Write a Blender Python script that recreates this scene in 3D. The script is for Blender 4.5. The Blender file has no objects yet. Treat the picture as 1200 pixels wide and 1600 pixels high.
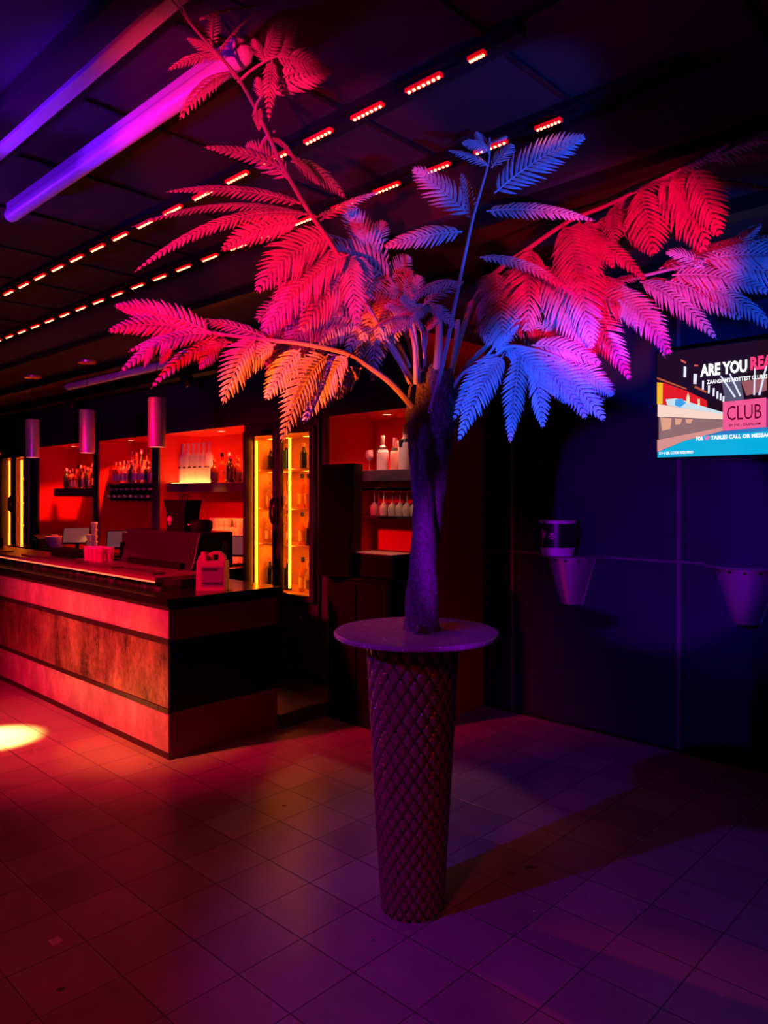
import bpy, math, random
from mathutils import Vector, Matrix
random.seed(7)
S = bpy.context.scene
COL = S.collection
F = 1156.0; HY = 771.0; CX = 600.0; H = 1.65
# room axes: +X towards the near right, +Y towards the bar wall; camera looks 43.7 deg left of +Y
ca, sa = 0.723, 0.691
def C(x, y, z):            # camera-ground frame (x right, y ahead) -> room
    return Vector((ca*x - sa*y, sa*x + ca*y, z))
def P(px, py, t):          # a point seen in the photo at distance t ahead
    return C((px-CX)/F*t, t, H + (HY-py)/F*t)

# ------------------------------------------------------------------ camera
cam = bpy.data.cameras.new('camera'); co = bpy.data.objects.new('camera', cam); COL.objects.link(co)
co.location = (0, 0, H); co.rotation_euler = (math.pi/2, 0, math.atan2(sa, ca))
cam.sensor_fit = 'VERTICAL'; cam.sensor_height = 36.0; cam.sensor_width = 27.0
cam.lens = 36.0*F/1600.0; cam.shift_y = -(800-HY)/1600.0; cam.clip_start = 0.05
S.camera = co
S.view_settings.view_transform = 'Standard'; S.view_settings.look = 'None'
S.view_settings.gamma = 1.0; S.view_settings.exposure = 0.0
try: S.view_settings.use_curve_mapping = False
except Exception: pass
# ------------------------------------------------------------------ world
w = bpy.data.worlds.new('world'); S.world = w; w.use_nodes = True
w.node_tree.nodes['Background'].inputs[0].default_value = (0.9, 0.02, 0.12, 1)
w.node_tree.nodes['Background'].inputs[1].default_value = 0.001
# ------------------------------------------------------------------ lights
def spot(name, loc, aim, col, power, angle, blend=0.3, size=0.04):
    l = bpy.data.lights.new(name, 'SPOT'); l.energy = power; l.color = col
    l.spot_size = math.radians(angle); l.spot_blend = blend; l.shadow_soft_size = size
    o = bpy.data.objects.new(name, l); COL.objects.link(o); o.location = loc
    o.rotation_euler = (Vector(aim)-Vector(loc)).to_track_quat('-Z', 'Y').to_euler()
    return o
def point(name, loc, col, power, size=0.1):
    l = bpy.data.lights.new(name, 'POINT'); l.energy = power; l.color = col; l.shadow_soft_size = size
    o = bpy.data.objects.new(name, l); COL.objects.link(o); o.location = loc
    return o
PCX, PCY = C(0.1135, 2.96, 0)[:2]
VIO = (0.13, 0.006, 1.0); RED = (1.0, 0.0, 0.006); PNK = (1.0, 0.006, 0.10); BLU = (0.006, 0.07, 1.0); ORG = (1.0, 0.10, 0.006)
spot('violet_par_spot', C(-2.45, 1.26, 2.6), C(1.9, 3.4, 0.2), VIO, 165, 54, 0.6, 0.03)
spot('violet_ceiling_wash', C(-2.1, 0.55, 2.0), (-3.0, 0.5, 3.1), (0.12, 0.004, 1.0), 200, 62, 0.8, 0.1)
spot('violet_batten_fill', (-3.3, 0.55, 2.5), (-2.25, 1.30, 3.06), (0.16, 0.004, 1.0), 95, 36, 0.7, 0.05)  # added lamp without a fixture, turns the batten violet
spot('violet_batten_fill', (-4.6, 0.6, 2.5), (-3.3, 1.30, 3.02), (0.2, 0.004, 1.0), 80, 40, 0.7, 0.05)  # second added lamp, for the far end of the batten
spot('violet_ledge_fill', C(-0.9, 0.3, 1.45), C(1.5, 4.46, 1.42), (0.36, 0.0, 1.0), 430, 18.5, 0.3, 0.03)  # added fill with no fixture, brightens the cup and ledges
spot('violet_pendant_fill', C(-2.3, 0.9, 1.9), (-6.8, 2.85, 2.15), (0.5, 0.0, 0.6), 260, 30, 0.8, 0.05)  # extra unseen lamp, added to brighten the pendants
spot('pink_frond_spot', C(-0.8, 0.5, 1.8), C(-0.46, 2.5, 2.66), PNK, 330, 29, 0.3)
spot('red_frond_spot', C(-1.5, 1.2, 1.5), P(300, 535, 2.5), RED, 360, 27, 0.4)
spot('orange_frond_spot', C(-1.5, 1.2, 1.5), P(440, 615, 2.6), ORG, 800, 12, 0.5)
spot('blue_low_spot', C(-0.6, 0.9, 1.2), P(845, 625, 2.8), BLU, 700, 16.5, 0.35)
spot('blue_high_spot', C(1.6, 0.9, 1.6), C(0.27, 2.7, 2.92), BLU, 430, 20, 0.35)
spot('blue_stem_spot', C(1.6, 0.9, 1.6), C(0.20, 2.7, 2.30), BLU, 130, 13, 0.4)
spot('blue_far_spot', C(1.9, 1.2, 1.6), C(1.42, 2.7, 2.36), BLU, 280, 24, 0.5)
spot('magenta_frond_spot', C(0.75, 1.3, 1.9), C(0.88, 2.75, 2.46), (1.0, 0.0, 0.06), 210, 32, 0.4)
spot('warm_floor_spot', (-5.55, 1.45, 2.7), (-5.34, 1.80, 0.0), (1.0, 0.42, 0.10), 11000, 13, 1.0)
spot('warm_floor_halo', (-5.55, 1.45, 2.7), (-5.34, 1.95, 0.0), (1.0, 0.10, 0.01), 150, 50, 1.0)
spot('bar_front_spot', (-4.5, 0.9, 2.7), (-4.45, 2.38, 0.1), (1.0, 0.17, 0.01), 330, 24, 1.0)
spot('red_glint_fill', (-4.9, 2.0, 2.5), (PCX, PCY, 0.8), (1.0, 0.03, 0.01), 120, 15, 0.5, 0.04)  # unseen lamp added for red glints on the pedestal's left edge
spot('red_floor_wash', (-5.0, -0.4, 2.8), (-5.2, 2.3, 1.0), (1.0, 0.0, 0.05), 1300, 62, 0.9, 0.15)
spot('crimson_near_wash', C(-1.2, -0.3, 2.8), C(-0.9, 2.1, 0), (1.0, 0.0, 0.02), 115, 68, 0.9, 0.2)
spot('indigo_wall_spot', C(0.1, 1.6, 2.5), P(1150, 850, 4.6), (0.08, 0.004, 1.0), 200, 26, 0.8, 0.06)

# ------------------------------------------------------------------ materials
MATS = {}
def mat(name, col, rough=0.5, metal=0.0, emit=None, es=0.0, trans=0.0, ior=1.45, noise=None, bump=0.0, bscale=40, spec=0.5, alpha=1.0):
    if name in MATS: return MATS[name]
    m = bpy.data.materials.new(name); m.use_nodes = True; nt = m.node_tree
    b = nt.nodes['Principled BSDF']
    b.inputs['Base Color'].default_value = (*col, 1); b.inputs['Roughness'].default_value = rough
    b.inputs['Metallic'].default_value = metal; b.inputs['IOR'].default_value = ior
    b.inputs['Transmission Weight'].default_value = trans
    b.inputs['Specular IOR Level'].default_value = spec; b.inputs['Alpha'].default_value = alpha
    if emit: b.inputs['Emission Color'].default_value = (*emit, 1); b.inputs['Emission Strength'].default_value = es
    tc = nt.nodes.new('ShaderNodeTexCoord')
    n = nt.nodes.new('ShaderNodeTexNoise'); n.inputs['Scale'].default_value = bscale; n.inputs['Detail'].default_value = 6
    nt.links.new(tc.outputs['Object'], n.inputs['Vector'])
    if noise:      # (other colour, lo, hi)
        r = nt.nodes.new('ShaderNodeValToRGB'); r.color_ramp.elements[0].position = noise[1]; r.color_ramp.elements[1].position = noise[2]
        r.color_ramp.elements[0].color = (*col, 1); r.color_ramp.elements[1].color = (*noise[0], 1)
        nt.links.new(n.outputs['Fac'], r.inputs['Fac']); nt.links.new(r.outputs['Color'], b.inputs['Base Color'])
    if bump:
        bp = nt.nodes.new('ShaderNodeBump'); bp.inputs['Strength'].default_value = bump; bp.inputs['Distance'].default_value = 0.01
        nt.links.new(n.outputs['Fac'], bp.inputs['Height']); nt.links.new(bp.outputs['Normal'], b.inputs['Normal'])
    MATS[name] = m
    return m

def floor_mat():
    m = bpy.data.materials.new('floor_tiles'); m.use_nodes = True; nt = m.node_tree; b = nt.nodes['Principled BSDF']
    L = nt.links.new; N = nt.nodes.new
    tc = N('ShaderNodeTexCoord'); sep = N('ShaderNodeSeparateXYZ'); L(tc.outputs['Object'], sep.inputs[0])
    T = 0.2795
    def line(out, off):
        a = N('ShaderNodeMath'); a.operation = 'SUBTRACT'; L(out, a.inputs[0]); a.inputs[1].default_value = off
        d = N('ShaderNodeMath'); d.operation = 'DIVIDE'; L(a.outputs[0], d.inputs[0]); d.inputs[1].default_value = T
        p = N('ShaderNodeMath'); p.operation = 'PINGPONG'; L(d.outputs[0], p.inputs[0]); p.inputs[1].default_value = 0.5
        g = N('ShaderNodeMapRange'); L(p.outputs[0], g.inputs[0]); g.inputs[1].default_value = 0.004; g.inputs[2].default_value = 0.013
        g.inputs[3].default_value = 0; g.inputs[4].default_value = 1
        fl = N('ShaderNodeMath'); fl.operation = 'FLOOR'; L(d.outputs[0], fl.inputs[0])
        return g.outputs[0], fl.outputs[0]
    gx, fx = line(sep.outputs[0], -2.115); gy, fy = line(sep.outputs[1], 1.770)
    mn = N('ShaderNodeMath'); mn.operation = 'MINIMUM'; L(gx, mn.inputs[0]); L(gy, mn.inputs[1])
    cmb = N('ShaderNodeCombineXYZ'); L(fx, cmb.inputs[0]); L(fy, cmb.inputs[1])
    wn = N('ShaderNodeTexWhiteNoise'); L(cmb.outputs[0], wn.inputs['Vector'])
    no = N('ShaderNodeTexNoise'); no.inputs['Scale'].default_value = 3.0; no.inputs['Detail'].default_value = 9; no.inputs['Roughness'].default_value = 0.65; L(tc.outputs['Object'], no.inputs['Vector'])
    n2 = N('ShaderNodeTexNoise'); n2.inputs['Scale'].default_value = 60; n2.inputs['Detail'].default_value = 4; L(tc.outputs['Object'], n2.inputs['Vector'])
    # tone
    s = N('ShaderNodeMath'); s.operation = 'MULTIPLY_ADD'; L(wn.outputs['Value'], s.inputs[0]); s.inputs[1].default_value = 0.35; L(no.outputs['Fac'], s.inputs[2])
    r = N('ShaderNodeValToRGB'); r.color_ramp.elements[0].position = 0.3; r.color_ramp.elements[1].position = 1.0
    r.color_ramp.elements[0].color = (0.22, 0.20, 0.19, 1); r.color_ramp.elements[1].color = (0.38, 0.35, 0.33, 1); L(s.outputs[0], r.inputs[0])
    mx = N('ShaderNodeMixRGB'); L(mn.outputs[0], mx.inputs[0]); mx.inputs[1].default_value = (0.05, 0.045, 0.045, 1); L(r.outputs[0], mx.inputs[2])
    # small worn-in stains
    st = N('ShaderNodeTexNoise'); st.inputs['Scale'].default_value = 7; st.inputs['Detail'].default_value = 3; L(tc.outputs['Object'], st.inputs['Vector'])
    sr = N('ShaderNodeMapRange'); L(st.outputs['Fac'], sr.inputs[0]); sr.inputs[1].default_value = 0.735; sr.inputs[2].default_value = 0.75
    m2 = N('ShaderNodeMixRGB'); L(sr.outputs[0], m2.inputs[0]); L(mx.outputs[0], m2.inputs[1]); m2.inputs[2].default_value = (0.03, 0.03, 0.03, 1)
    L(m2.outputs[0], b.inputs['Base Color'])
    rr = N('ShaderNodeMapRange'); L(no.outputs['Fac'], rr.inputs[0]); rr.inputs[1].default_value = 0.3; rr.inputs[2].default_value = 0.7
    rr.inputs[3].default_value = 0.26; rr.inputs[4].default_value = 0.44; L(rr.outputs[0], b.inputs['Roughness'])
    ad = N('ShaderNodeMath'); ad.operation = 'MULTIPLY_ADD'; L(n2.outputs['Fac'], ad.inputs[0]); ad.inputs[1].default_value = 0.12; L(mn.outputs[0], ad.inputs[2])
    bp = N('ShaderNodeBump'); bp.inputs['Strength'].default_value = 0.35; bp.inputs['Distance'].default_value = 0.003
    L(ad.outputs[0], bp.inputs['Height']); L(bp.outputs[0], b.inputs['Normal'])
    return m

def rust_mat(name, c1, c2, c3, sc, rough, metal):
    m = bpy.data.materials.new(name); m.use_nodes = True; nt = m.node_tree; b = nt.nodes['Principled BSDF']
    L = nt.links.new; N = nt.nodes.new
    tc = N('ShaderNodeTexCoord'); mp = N('ShaderNodeMapping'); mp.inputs['Scale'].default_value = (1, 1, 0.55); L(tc.outputs['Object'], mp.inputs[0])
    a = N('ShaderNodeTexNoise'); a.inputs['Scale'].default_value = sc; a.inputs['Detail'].default_value = 10; a.inputs['Roughness'].default_value = 0.72; L(mp.outputs[0], a.inputs['Vector'])
    f = N('ShaderNodeTexNoise'); f.inputs['Scale'].default_value = sc*12; f.inputs['Detail'].default_value = 8; f.inputs['Roughness'].default_value = 0.8; L(mp.outputs[0], f.inputs['Vector'])
    s = N('ShaderNodeMath'); s.operation = 'MULTIPLY_ADD'; L(f.outputs['Fac'], s.inputs[0]); s.inputs[1].default_value = 0.5; L(a.outputs['Fac'], s.inputs[2])
    r = N('ShaderNodeValToRGB'); e = r.color_ramp.elements; e[0].position = 0.6; e[1].position = 0.95; e[0].color = (*c1, 1); e[1].color = (*c3, 1)
    q = r.color_ramp.elements.new(0.75); q.color = (*c2, 1); L(s.outputs[0], r.inputs[0]); L(r.outputs[0], b.inputs['Base Color'])
    b.inputs['Roughness'].default_value = rough; b.inputs['Metallic'].default_value = metal
    bp = N('ShaderNodeBump'); bp.inputs['Strength'].default_value = 0.3; bp.inputs['Distance'].default_value = 0.004; L(f.outputs['Fac'], bp.inputs['Height']); L(bp.outputs[0], b.inputs['Normal'])
    return m

M_floor = floor_mat()
M_rust = rust_mat('rusted_steel_panel', (0.05, 0.03, 0.025), (0.28, 0.17, 0.11), (0.62, 0.42, 0.28), 4.0, 0.45, 0.35)
M_band = rust_mat('speckled_band_panel', (0.34, 0.26, 0.26), (0.42, 0.33, 0.33), (0.8, 0.66, 0.62), 6.0, 0.5, 0.0)
M_trim = mat('dark_steel_trim', (0.045, 0.03, 0.03), 0.45, 0.3, bump=0.1)
M_black = mat('black_matte', (0.006, 0.006, 0.007), 0.6, spec=0.2)
M_blackgl = mat('black_gloss', (0.012, 0.011, 0.013), 0.16, bump=0.02, bscale=20)
M_red = mat('red_wall_paint', (0.72, 0.018, 0.012), 0.6, bump=0.05, bscale=80)
M_pier = mat('dark_grey_facing', (0.05, 0.04, 0.06), 0.45, bump=0.05)
M_ceil = mat('dark_ceiling_paint', (0.022, 0.011, 0.008), 0.85, bump=0.15, bscale=15)
M_ceil2 = mat('light_ceiling_paint', (0.07, 0.06, 0.07), 0.85, bump=0.15, bscale=15)
M_navy = mat('dark_wall_panel', (0.006, 0.007, 0.042), 0.7, bump=0.04, bscale=9)
M_batten = mat('painted_batten', (0.12, 0.09, 0.14), 0.5)
M_frame = mat('fridge_frame', (0.06, 0.05, 0.09), 0.35, 0.5)
M_glass = mat('clear_glass', (0.9, 0.9, 0.9), 0.03, trans=1.0, ior=1.1)
M_fint = mat('fridge_lining', (0.75, 0.45, 0.28), 0.45)
M_amber = mat('amber_tube', (1, 0.6, 0.2), 0.4, emit=(1.0, 0.17, 0.006), es=20)
M_white = mat('white_plastic', (0.75, 0.73, 0.72), 0.4)
M_white2 = mat('white_painted_steel', (0.6, 0.58, 0.6), 0.4, bump=0.03)
M_chrome = mat('brushed_copper_steel', (0.75, 0.6, 0.65), 0.36, 0.6)
M_steel = mat('brushed_steel', (0.55, 0.5, 0.55), 0.38, 0.75, bump=0.04, bscale=60)
M_led = mat('red_led_bead', (1, 0.2, 0.1), 0.4, emit=(1.0, 0.14, 0.05), es=22)
M_ledb = mat('red_led_board', (0.5, 0.02, 0.01), 0.5, emit=(1.0, 0.0, 0.0), es=0.6)
M_down = mat('warm_lamp_lens', (1, 0.6, 0.4), 0.4, emit=(1.0, 0.4, 0.22), es=3.5)
M_warmled = mat('warm_led_line', (1, 0.4, 0.2), 0.4, emit=(1.0, 0.17, 0.06), es=1.6)
M_leaf = mat('fern_frond', (0.36, 0.33, 0.30), 0.42, noise=((0.56, 0.50, 0.42), 0.35, 0.65), bscale=14, spec=0.5)
M_stem = mat('frond_stem', (0.42, 0.38, 0.36), 0.45, bump=0.1, bscale=50)
M_bark = mat('fibrous_bark', (0.10, 0.08, 0.085), 0.85, noise=((0.26, 0.21, 0.24), 0.3, 0.75), bump=1.0, bscale=90)
M_bark.node_tree.nodes['Bump'].inputs['Distance'].default_value = 0.02
M_cushion = mat('bronze_quilt', (0.30, 0.13, 0.13), 0.27, 0.3, bump=0.15, bscale=60)
M_groove = mat('dark_groove', (0.02, 0.012, 0.014), 0.5)  # dark seams, with groove shade painted in for depth contrast
M_tabletop = mat('speckled_tabletop', (0.30, 0.25, 0.27), 0.38, noise=((0.8, 0.75, 0.75), 0.62, 0.68), bscale=70)

# ------------------------------------------------------------------ mesh helper
class MB:
    def __init__(s): s.v = []; s.f = []
    def box(s, x0, x1, y0, y1, z0, z1, M=None):
        b = len(s.v)
        for x, y, z in ((x0,y0,z0),(x1,y0,z0),(x1,y1,z0),(x0,y1,z0),(x0,y0,z1),(x1,y0,z1),(x1,y1,z1),(x0,y1,z1)):
            p = Vector((x, y, z)); s.v.append(M @ p if M else p)
        s.f += [tuple(b+i for i in q) for q in ((0,3,2,1),(4,5,6,7),(0,1,5,4),(1,2,6,5),(2,3,7,6),(3,0,4,7))]
        return s
    def prism(s, pts, d, M=None):      # closed polygon extruded by vector d
        b = len(s.v); n = len(pts); d = Vector(d)
        for k in (0, 1):
            for p in pts:
                q = Vector(p) + d*k; s.v.append(M @ q if M else q)
        s.f.append(tuple(range(b+n-1, b-1, -1))); s.f.append(tuple(range(b+n, b+2*n)))
        for i in range(n):
            j = (i+1) % n; s.f.append((b+i, b+j, b+n+j, b+n+i))
        return s
    def lathe(s, prof, c=(0,0,0), seg=20, a0=0.0, a1=2*math.pi, M=None):
        b = len(s.v); full = abs(a1-a0-2*math.pi) < 1e-6; n = seg if full else seg+1
        for r, z in prof:
            for i in range(n):
                a = a0 + (a1-a0)*i/seg
                q = Vector((c[0]+r*math.cos(a), c[1]+r*math.sin(a), c[2]+z)); s.v.append(M @ q if M else q)
        for k in range(len(prof)-1):
            for i in range(n if full else n-1):
                j = (i+1) % n
                s.f.append((b+k*n+i, b+k*n+j, b+(k+1)*n+j, b+(k+1)*n+i))
        return s
    def tube(s, pts, rad, seg=8):
        pts = [Vector(p) for p in pts]; b = len(s.v); n = len(pts)
        if not hasattr(rad, '__len__'): rad = [rad]*n
        up = Vector((0, 0, 1)); u = None
        for i, p in enumerate(pts):
            t = (pts[min(i+1, n-1)] - pts[max(i-1, 0)]).normalized()
            if u is None: u = t.cross(up if abs(t.z) < 0.9 else Vector((1, 0, 0))).normalized()
            else: u = (u - t*u.dot(t)).normalized()
            v = t.cross(u)
            for k in range(seg):
                a = 2*math.pi*k/seg; s.v.append(p + (u*math.cos(a) + v*math.sin(a))*rad[i])
        for i in range(n-1):
            for k in range(seg):
                k2 = (k+1) % seg; s.f.append((b+i*seg+k, b+i*seg+k2, b+(i+1)*seg+k2, b+(i+1)*seg+k))
        s.f.append(tuple(b+k for k in reversed(range(seg)))); s.f.append(tuple(b+(n-1)*seg+k for k in range(seg)))
        return s
    def build(s, name, m, parent=None, smooth=False, bevel=0.0, loc=None):
        me = bpy.data.meshes.new(name); me.from_pydata([tuple(p) for p in s.v], [], s.f); me.update()
        me.materials.append(m)
        if smooth:
            me.polygons.foreach_set('use_smooth', [True]*len(me.polygons))
            try: me.set_sharp_from_angle(angle=math.radians(42))
            except Exception: pass
        o = bpy.data.objects.new(name, me); COL.objects.link(o)
        if parent: o.parent = parent
        if loc is not None: o.location = loc
        if bevel:
            md = o.modifiers.new('bevel', 'BEVEL'); md.width = bevel; md.segments = 2; md.limit_method = 'ANGLE'
        return o
def thing(name, label, cat, loc=(0,0,0), rz=0.0, group=None):
    o = bpy.data.objects.new(name, None); COL.objects.link(o); o.location = loc; o.rotation_euler = (0, 0, rz)
    o.empty_display_size = 0.1; o['label'] = label; o['category'] = cat
    if group: o['group'] = group
    return o
def tag(o, label, cat, group=None):
    o['label'] = label; o['category'] = cat
    if group: o['group'] = group
    return o
def struct(name, mb, m, bevel=0.0):
    o = mb.build(name, m, bevel=bevel); o['kind'] = 'structure'; return o
def kids(o): return [c for c in bpy.data.objects if c.parent == o]
def dup(root, loc, rz=None, label=None, group=None, scale=None):
    ch1 = kids(root); r = root.copy(); COL.objects.link(r); r.location = loc
    if rz is not None: r.rotation_euler = (0, 0, rz)
    if scale: r.scale = (scale,)*3 if not hasattr(scale, '__len__') else scale
    if label: r['label'] = label
    if group: r['group'] = group
    for c in ch1:
        d = c.copy(); COL.objects.link(d); d.parent = r
        for g in kids(c):
            e = g.copy(); COL.objects.link(e); e.parent = d
    return r
def text_mb(txt, x0, x1, z0, z1, y, bold=0.0, depth=0.0, shear=0.0):
    cu = bpy.data.curves.new('t', 'FONT'); cu.body = txt; cu.offset = bold; cu.shear = shear; cu.resolution_u = 2
    ob = bpy.data.objects.new('t', cu); COL.objects.link(ob); bpy.context.view_layer.update()
    me = ob.to_mesh(); vs = [v.co.copy() for v in me.vertices]; fs = [tuple(p.vertices) for p in me.polygons]
    ob.to_mesh_clear(); bpy.data.objects.remove(ob); bpy.data.curves.remove(cu)
    ax = min(v.x for v in vs); bx_ = max(v.x for v in vs); ay = min(v.y for v in vs); by = max(v.y for v in vs)
    mb = MB()
    for v in vs: mb.v.append(Vector((x0+(v.x-ax)/(bx_-ax)*(x1-x0), y, z0+(v.y-ay)/(by-ay)*(z1-z0))))
    mb.f = fs
    return mb
def pxX(px, Y):            # room X on a plane Y=const at photo column px
    a = (px-CX)/F; return Y*(ca*a-sa)/(sa*a+ca)
def pxZ(px, py, Y):
    a = (px-CX)/F; return H + (HY-py)/F*Y/(sa*a+ca)

# ================================================================== ROOM
struct('floor', MB().box(-14, 3.2, -3.4, 4.8, -0.1, 0), M_floor)
struct('floor_platform', MB().box(-13, -4.10, 3.24, 4.6, 0, 0.10), mat('platform_vinyl', (0.05, 0.045, 0.045), 0.4))
c = MB().box(-14, 3.2, 0.95, 2.40, 3.0, 3.1)
struct('ceiling', c, M_ceil)
struct('ceiling_near', MB().box(-14, 3.2, -3.4, 0.95, 3.06, 3.16), M_ceil2)
struct('ceiling_soffit', MB().box(-14, 3.2, 2.40, 4.8, 2.8, 3.1), M_ceil)
sm = MB()
for k in range(26):        # thin grooves' cover strips of the ceiling boards
    x = -11.5 + k*0.6
    sm.box(x, x+0.02, 1.12, 2.40, 2.99, 3.0)
struct('trim_1', sm, M_black)
for i, (y, z, ww, hh) in enumerate(((1.78, 2.985, 0.10, 0.015), (2.27, 2.985, 0.09, 0.015), (2.44, 2.76, 0.08, 0.04), (3.02, 2.74, 0.10, 0.06), (3.62, 2.72, 0.12, 0.08))):
    struct('trim_%d' % (i+2), MB().box(-13.5, -0.9 if i < 2 else 3.1, y, y+ww, z, z+hh), M_black)
# back-bar wall with lit recesses
NT, NB, NY, ND = 2.27, 0.974, 4.0, 4.5
wb = MB()
wb.box(-13.8, -3.43, ND, 4.72, 0, 2.8)                         # behind everything
wb.box(-13.8, -3.43, NY, ND, NT, 2.8)                          # header
wb.box(-10.24, -5.55, NY, ND, 0, NB)                           # below the recesses
for a, b in ((-3.50, -3.43), (-4.50, -4.43), (-5.56, -5.50), (-7.22, -7.08), (-8.60, -8.47), (-10.34, -10.24), (-11.62, -11.5), (-13.8, -12.9)):
    wb.box(a, b, NY, ND, 0, NT)
struct('wall_back', wb, M_red)
fc = MB()
fc.box(-13.8, -3.432, NY-0.02, NY, NT, 2.8)
for a, b in ((-4.50, -4.432), (-5.56, -5.50), (-7.22, -7.082), (-8.60, -8.472), (-10.34, -10.242), (-11.62, -11.502)):
    fc.box(a, b, NY-0.02, NY, 0.1, NT)
struct('trim_7', fc, M_pier)
struct('wall_right', MB().box(-3.43, 3.2, 4.72, 4.82, 0, 2.8), M_navy)
struct('wall_return', MB().box(-3.44, -3.428, 4.0, 4.72, 0, 2.8), M_red)
struct('wall_side', MB().box(3.2, 3.3, -3.4, 4.8, 0, 3.1), M_black)
struct('wall_rear', MB().box(-14, 3.2, -3.5, -3.4, 0, 3.1), M_black)
struct('wall_left', MB().box(-14.1, -14, -3.4, 4.8, 0, 3.1), M_navy)
tm = MB()
for x in (-3.16, -1.90, -0.66, 0.56, 1.78, 3.0): tm.box(x-0.013, x+0.013, 4.706, 4.72, 0.0, 2.8)
tm.box(-3.42, 3.2, 4.708, 4.72, 1.205, 1.22)
struct('trim_8', tm, M_batten)
struct('trim_9', MB().box(-3.43, -3.405, 4.695, 4.72, 0, 2.8), M_batten)
struct('baseboard_right', MB().box(-3.41, 3.2, 4.70, 4.706, 0, 0.02), M_black)

# ================================================================== BAR COUNTER
XE, YF, YB = -4.12, 2.385, 3.23
bar = thing('bar_counter', 'long bar counter clad in rusted steel panels between pale speckled bands', 'bar counter', (XE, YF, 0))
X0 = -9.4
MB().box(X0, -0.012, 0.012, YB-YF-0.012, 0, 0.955).build('body', M_black, bar)
MB().box(X0, 0.0, 0.004, 0.012, 0.0, 0.045).build('kick_plate', M_trim, bar)
seam = [X0, -8.1, -5.4, -2.70, 0.0]
for a, b in zip(seam[:-1], seam[1:]):
    MB().box(a+0.003, b-0.003, 0.0, 0.012, 0.045, 0.285).build('lower_band_panel', M_band, bar)
    MB().box(a+0.006, b-0.006, 0.0, 0.012, 0.318, 0.712).build('rusted_panel', M_rust, bar)
    MB().box(a+0.003, b-0.003, 0.0, 0.012, 0.75, 0.925).build('upper_band_panel', M_band, bar)
for z0, z1 in ((0.286, 0.317), (0.713, 0.749), (0.926, 0.955)):
    t = MB().box(X0, 0.004, -0.006, 0.012, z0, z1)
    for k in range(18):
        x = -0.12 - k*0.42; zc = (z0+z1)/2
        t.lathe([(0.0, 0.004), (0.005, 0.003), (0.007, 0)], seg=8, M=Matrix.Translation((x, -0.006, zc)) @ Matrix.Rotation(math.pi/2, 4, 'X'))
    t.build('steel_trim', M_trim, bar)
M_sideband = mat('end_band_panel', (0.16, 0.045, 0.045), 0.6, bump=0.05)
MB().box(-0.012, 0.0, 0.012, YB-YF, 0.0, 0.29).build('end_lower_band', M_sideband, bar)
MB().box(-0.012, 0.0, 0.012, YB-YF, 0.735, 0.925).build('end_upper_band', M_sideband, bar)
MB().box(-0.012, 0.002, 0.012, YB-YF, 0.291, 0.734).build('end_panel', M_black, bar)
wt = MB().box(X0+XE, XE+0.02, YF-0.02, YB+0.03, 0.955, 1.0).build('bar_worktop', M_blackgl, bevel=0.004)
tag(wt, 'glossy black worktop covering the full length of the bar counter', 'worktop')
rs = thing('raised_bar_shelf', 'raised dark red drink shelf with a glowing orange front edge on the worktop', 'shelf', (-4.49, 2.5, 1.0))
M_rtop = mat('dark_red_shelf_top', (0.20, 0.09, 0.10), 0.35)
MB().box(-8.9, 0, 0, 0.42, 0.058, 0.09).build('shelf_top', M_rtop, rs, bevel=0.003)
MB().box(-8.9, -0.02, 0.06, 0.36, 0.0, 0.058).build('shelf_base', mat('dark_mirror_glass', (0.03, 0.025, 0.03), 0.12, 0.2, noise=((0.12, 0.09, 0.1), 0.5, 0.62), bscale=14), rs)
MB().box(-8.9, -0.004, -0.004, 0.003, 0.056, 0.066).build('led_edge', M_warmled, rs)
# bar mats
g = 'rubber bar mats on the raised shelf'
M_mat = mat('rubber_mat', (0.09, 0.04, 0.045), 0.3, bump=0.3, bscale=140)
matlab = ['black rubber bar mat nearest the end of the raised shelf', 'black rubber bar mat second from the shelf end, before the sloped case',
          'black rubber bar mat third from the shelf end, before the red tumblers', 'black rubber bar mat fourth from the shelf end, by the black tray', 'black rubber bar mat farthest left on the raised shelf']
for i, x in enumerate((-4.9, -5.5, -6.1, -6.75, -7.7)):
    o = MB().box(-0.25, 0.25, -0.05, 0.05, 0, 0.012).build('bar_mat', M_mat, None, loc=(x, 2.62, 1.09), bevel=0.003)
    tag(o, matlab[i], 'bar mat', g)
# sloped case
sc = thing('sloped_display_case', 'large black sloped case standing on the raised bar shelf under a napkin holder', 'case', (-4.70, 2.90, 1.09))
M_case = mat('dark_acrylic', (0.035, 0.022, 0.035), 0.16, 0.1)
MB().prism([(0,0,0), (0,0.02,0.05), (0,0.07,0.27), (0,0.36,0.27), (0,0.36,0)], (-1.08, 0, 0)).build('case_body', M_case, sc, bevel=0.004)
MB().tube([(0.002, 0.0, 0.01), (0.002, 0.02, 0.05), (0.002, 0.07, 0.272)], 0.004, 6).build('edge_strip', M_steel, sc)
MB().box(-0.9, -0.1, -0.03, 0.0, 0.0, 0.05).build('front_lip', M_black, sc)
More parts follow.
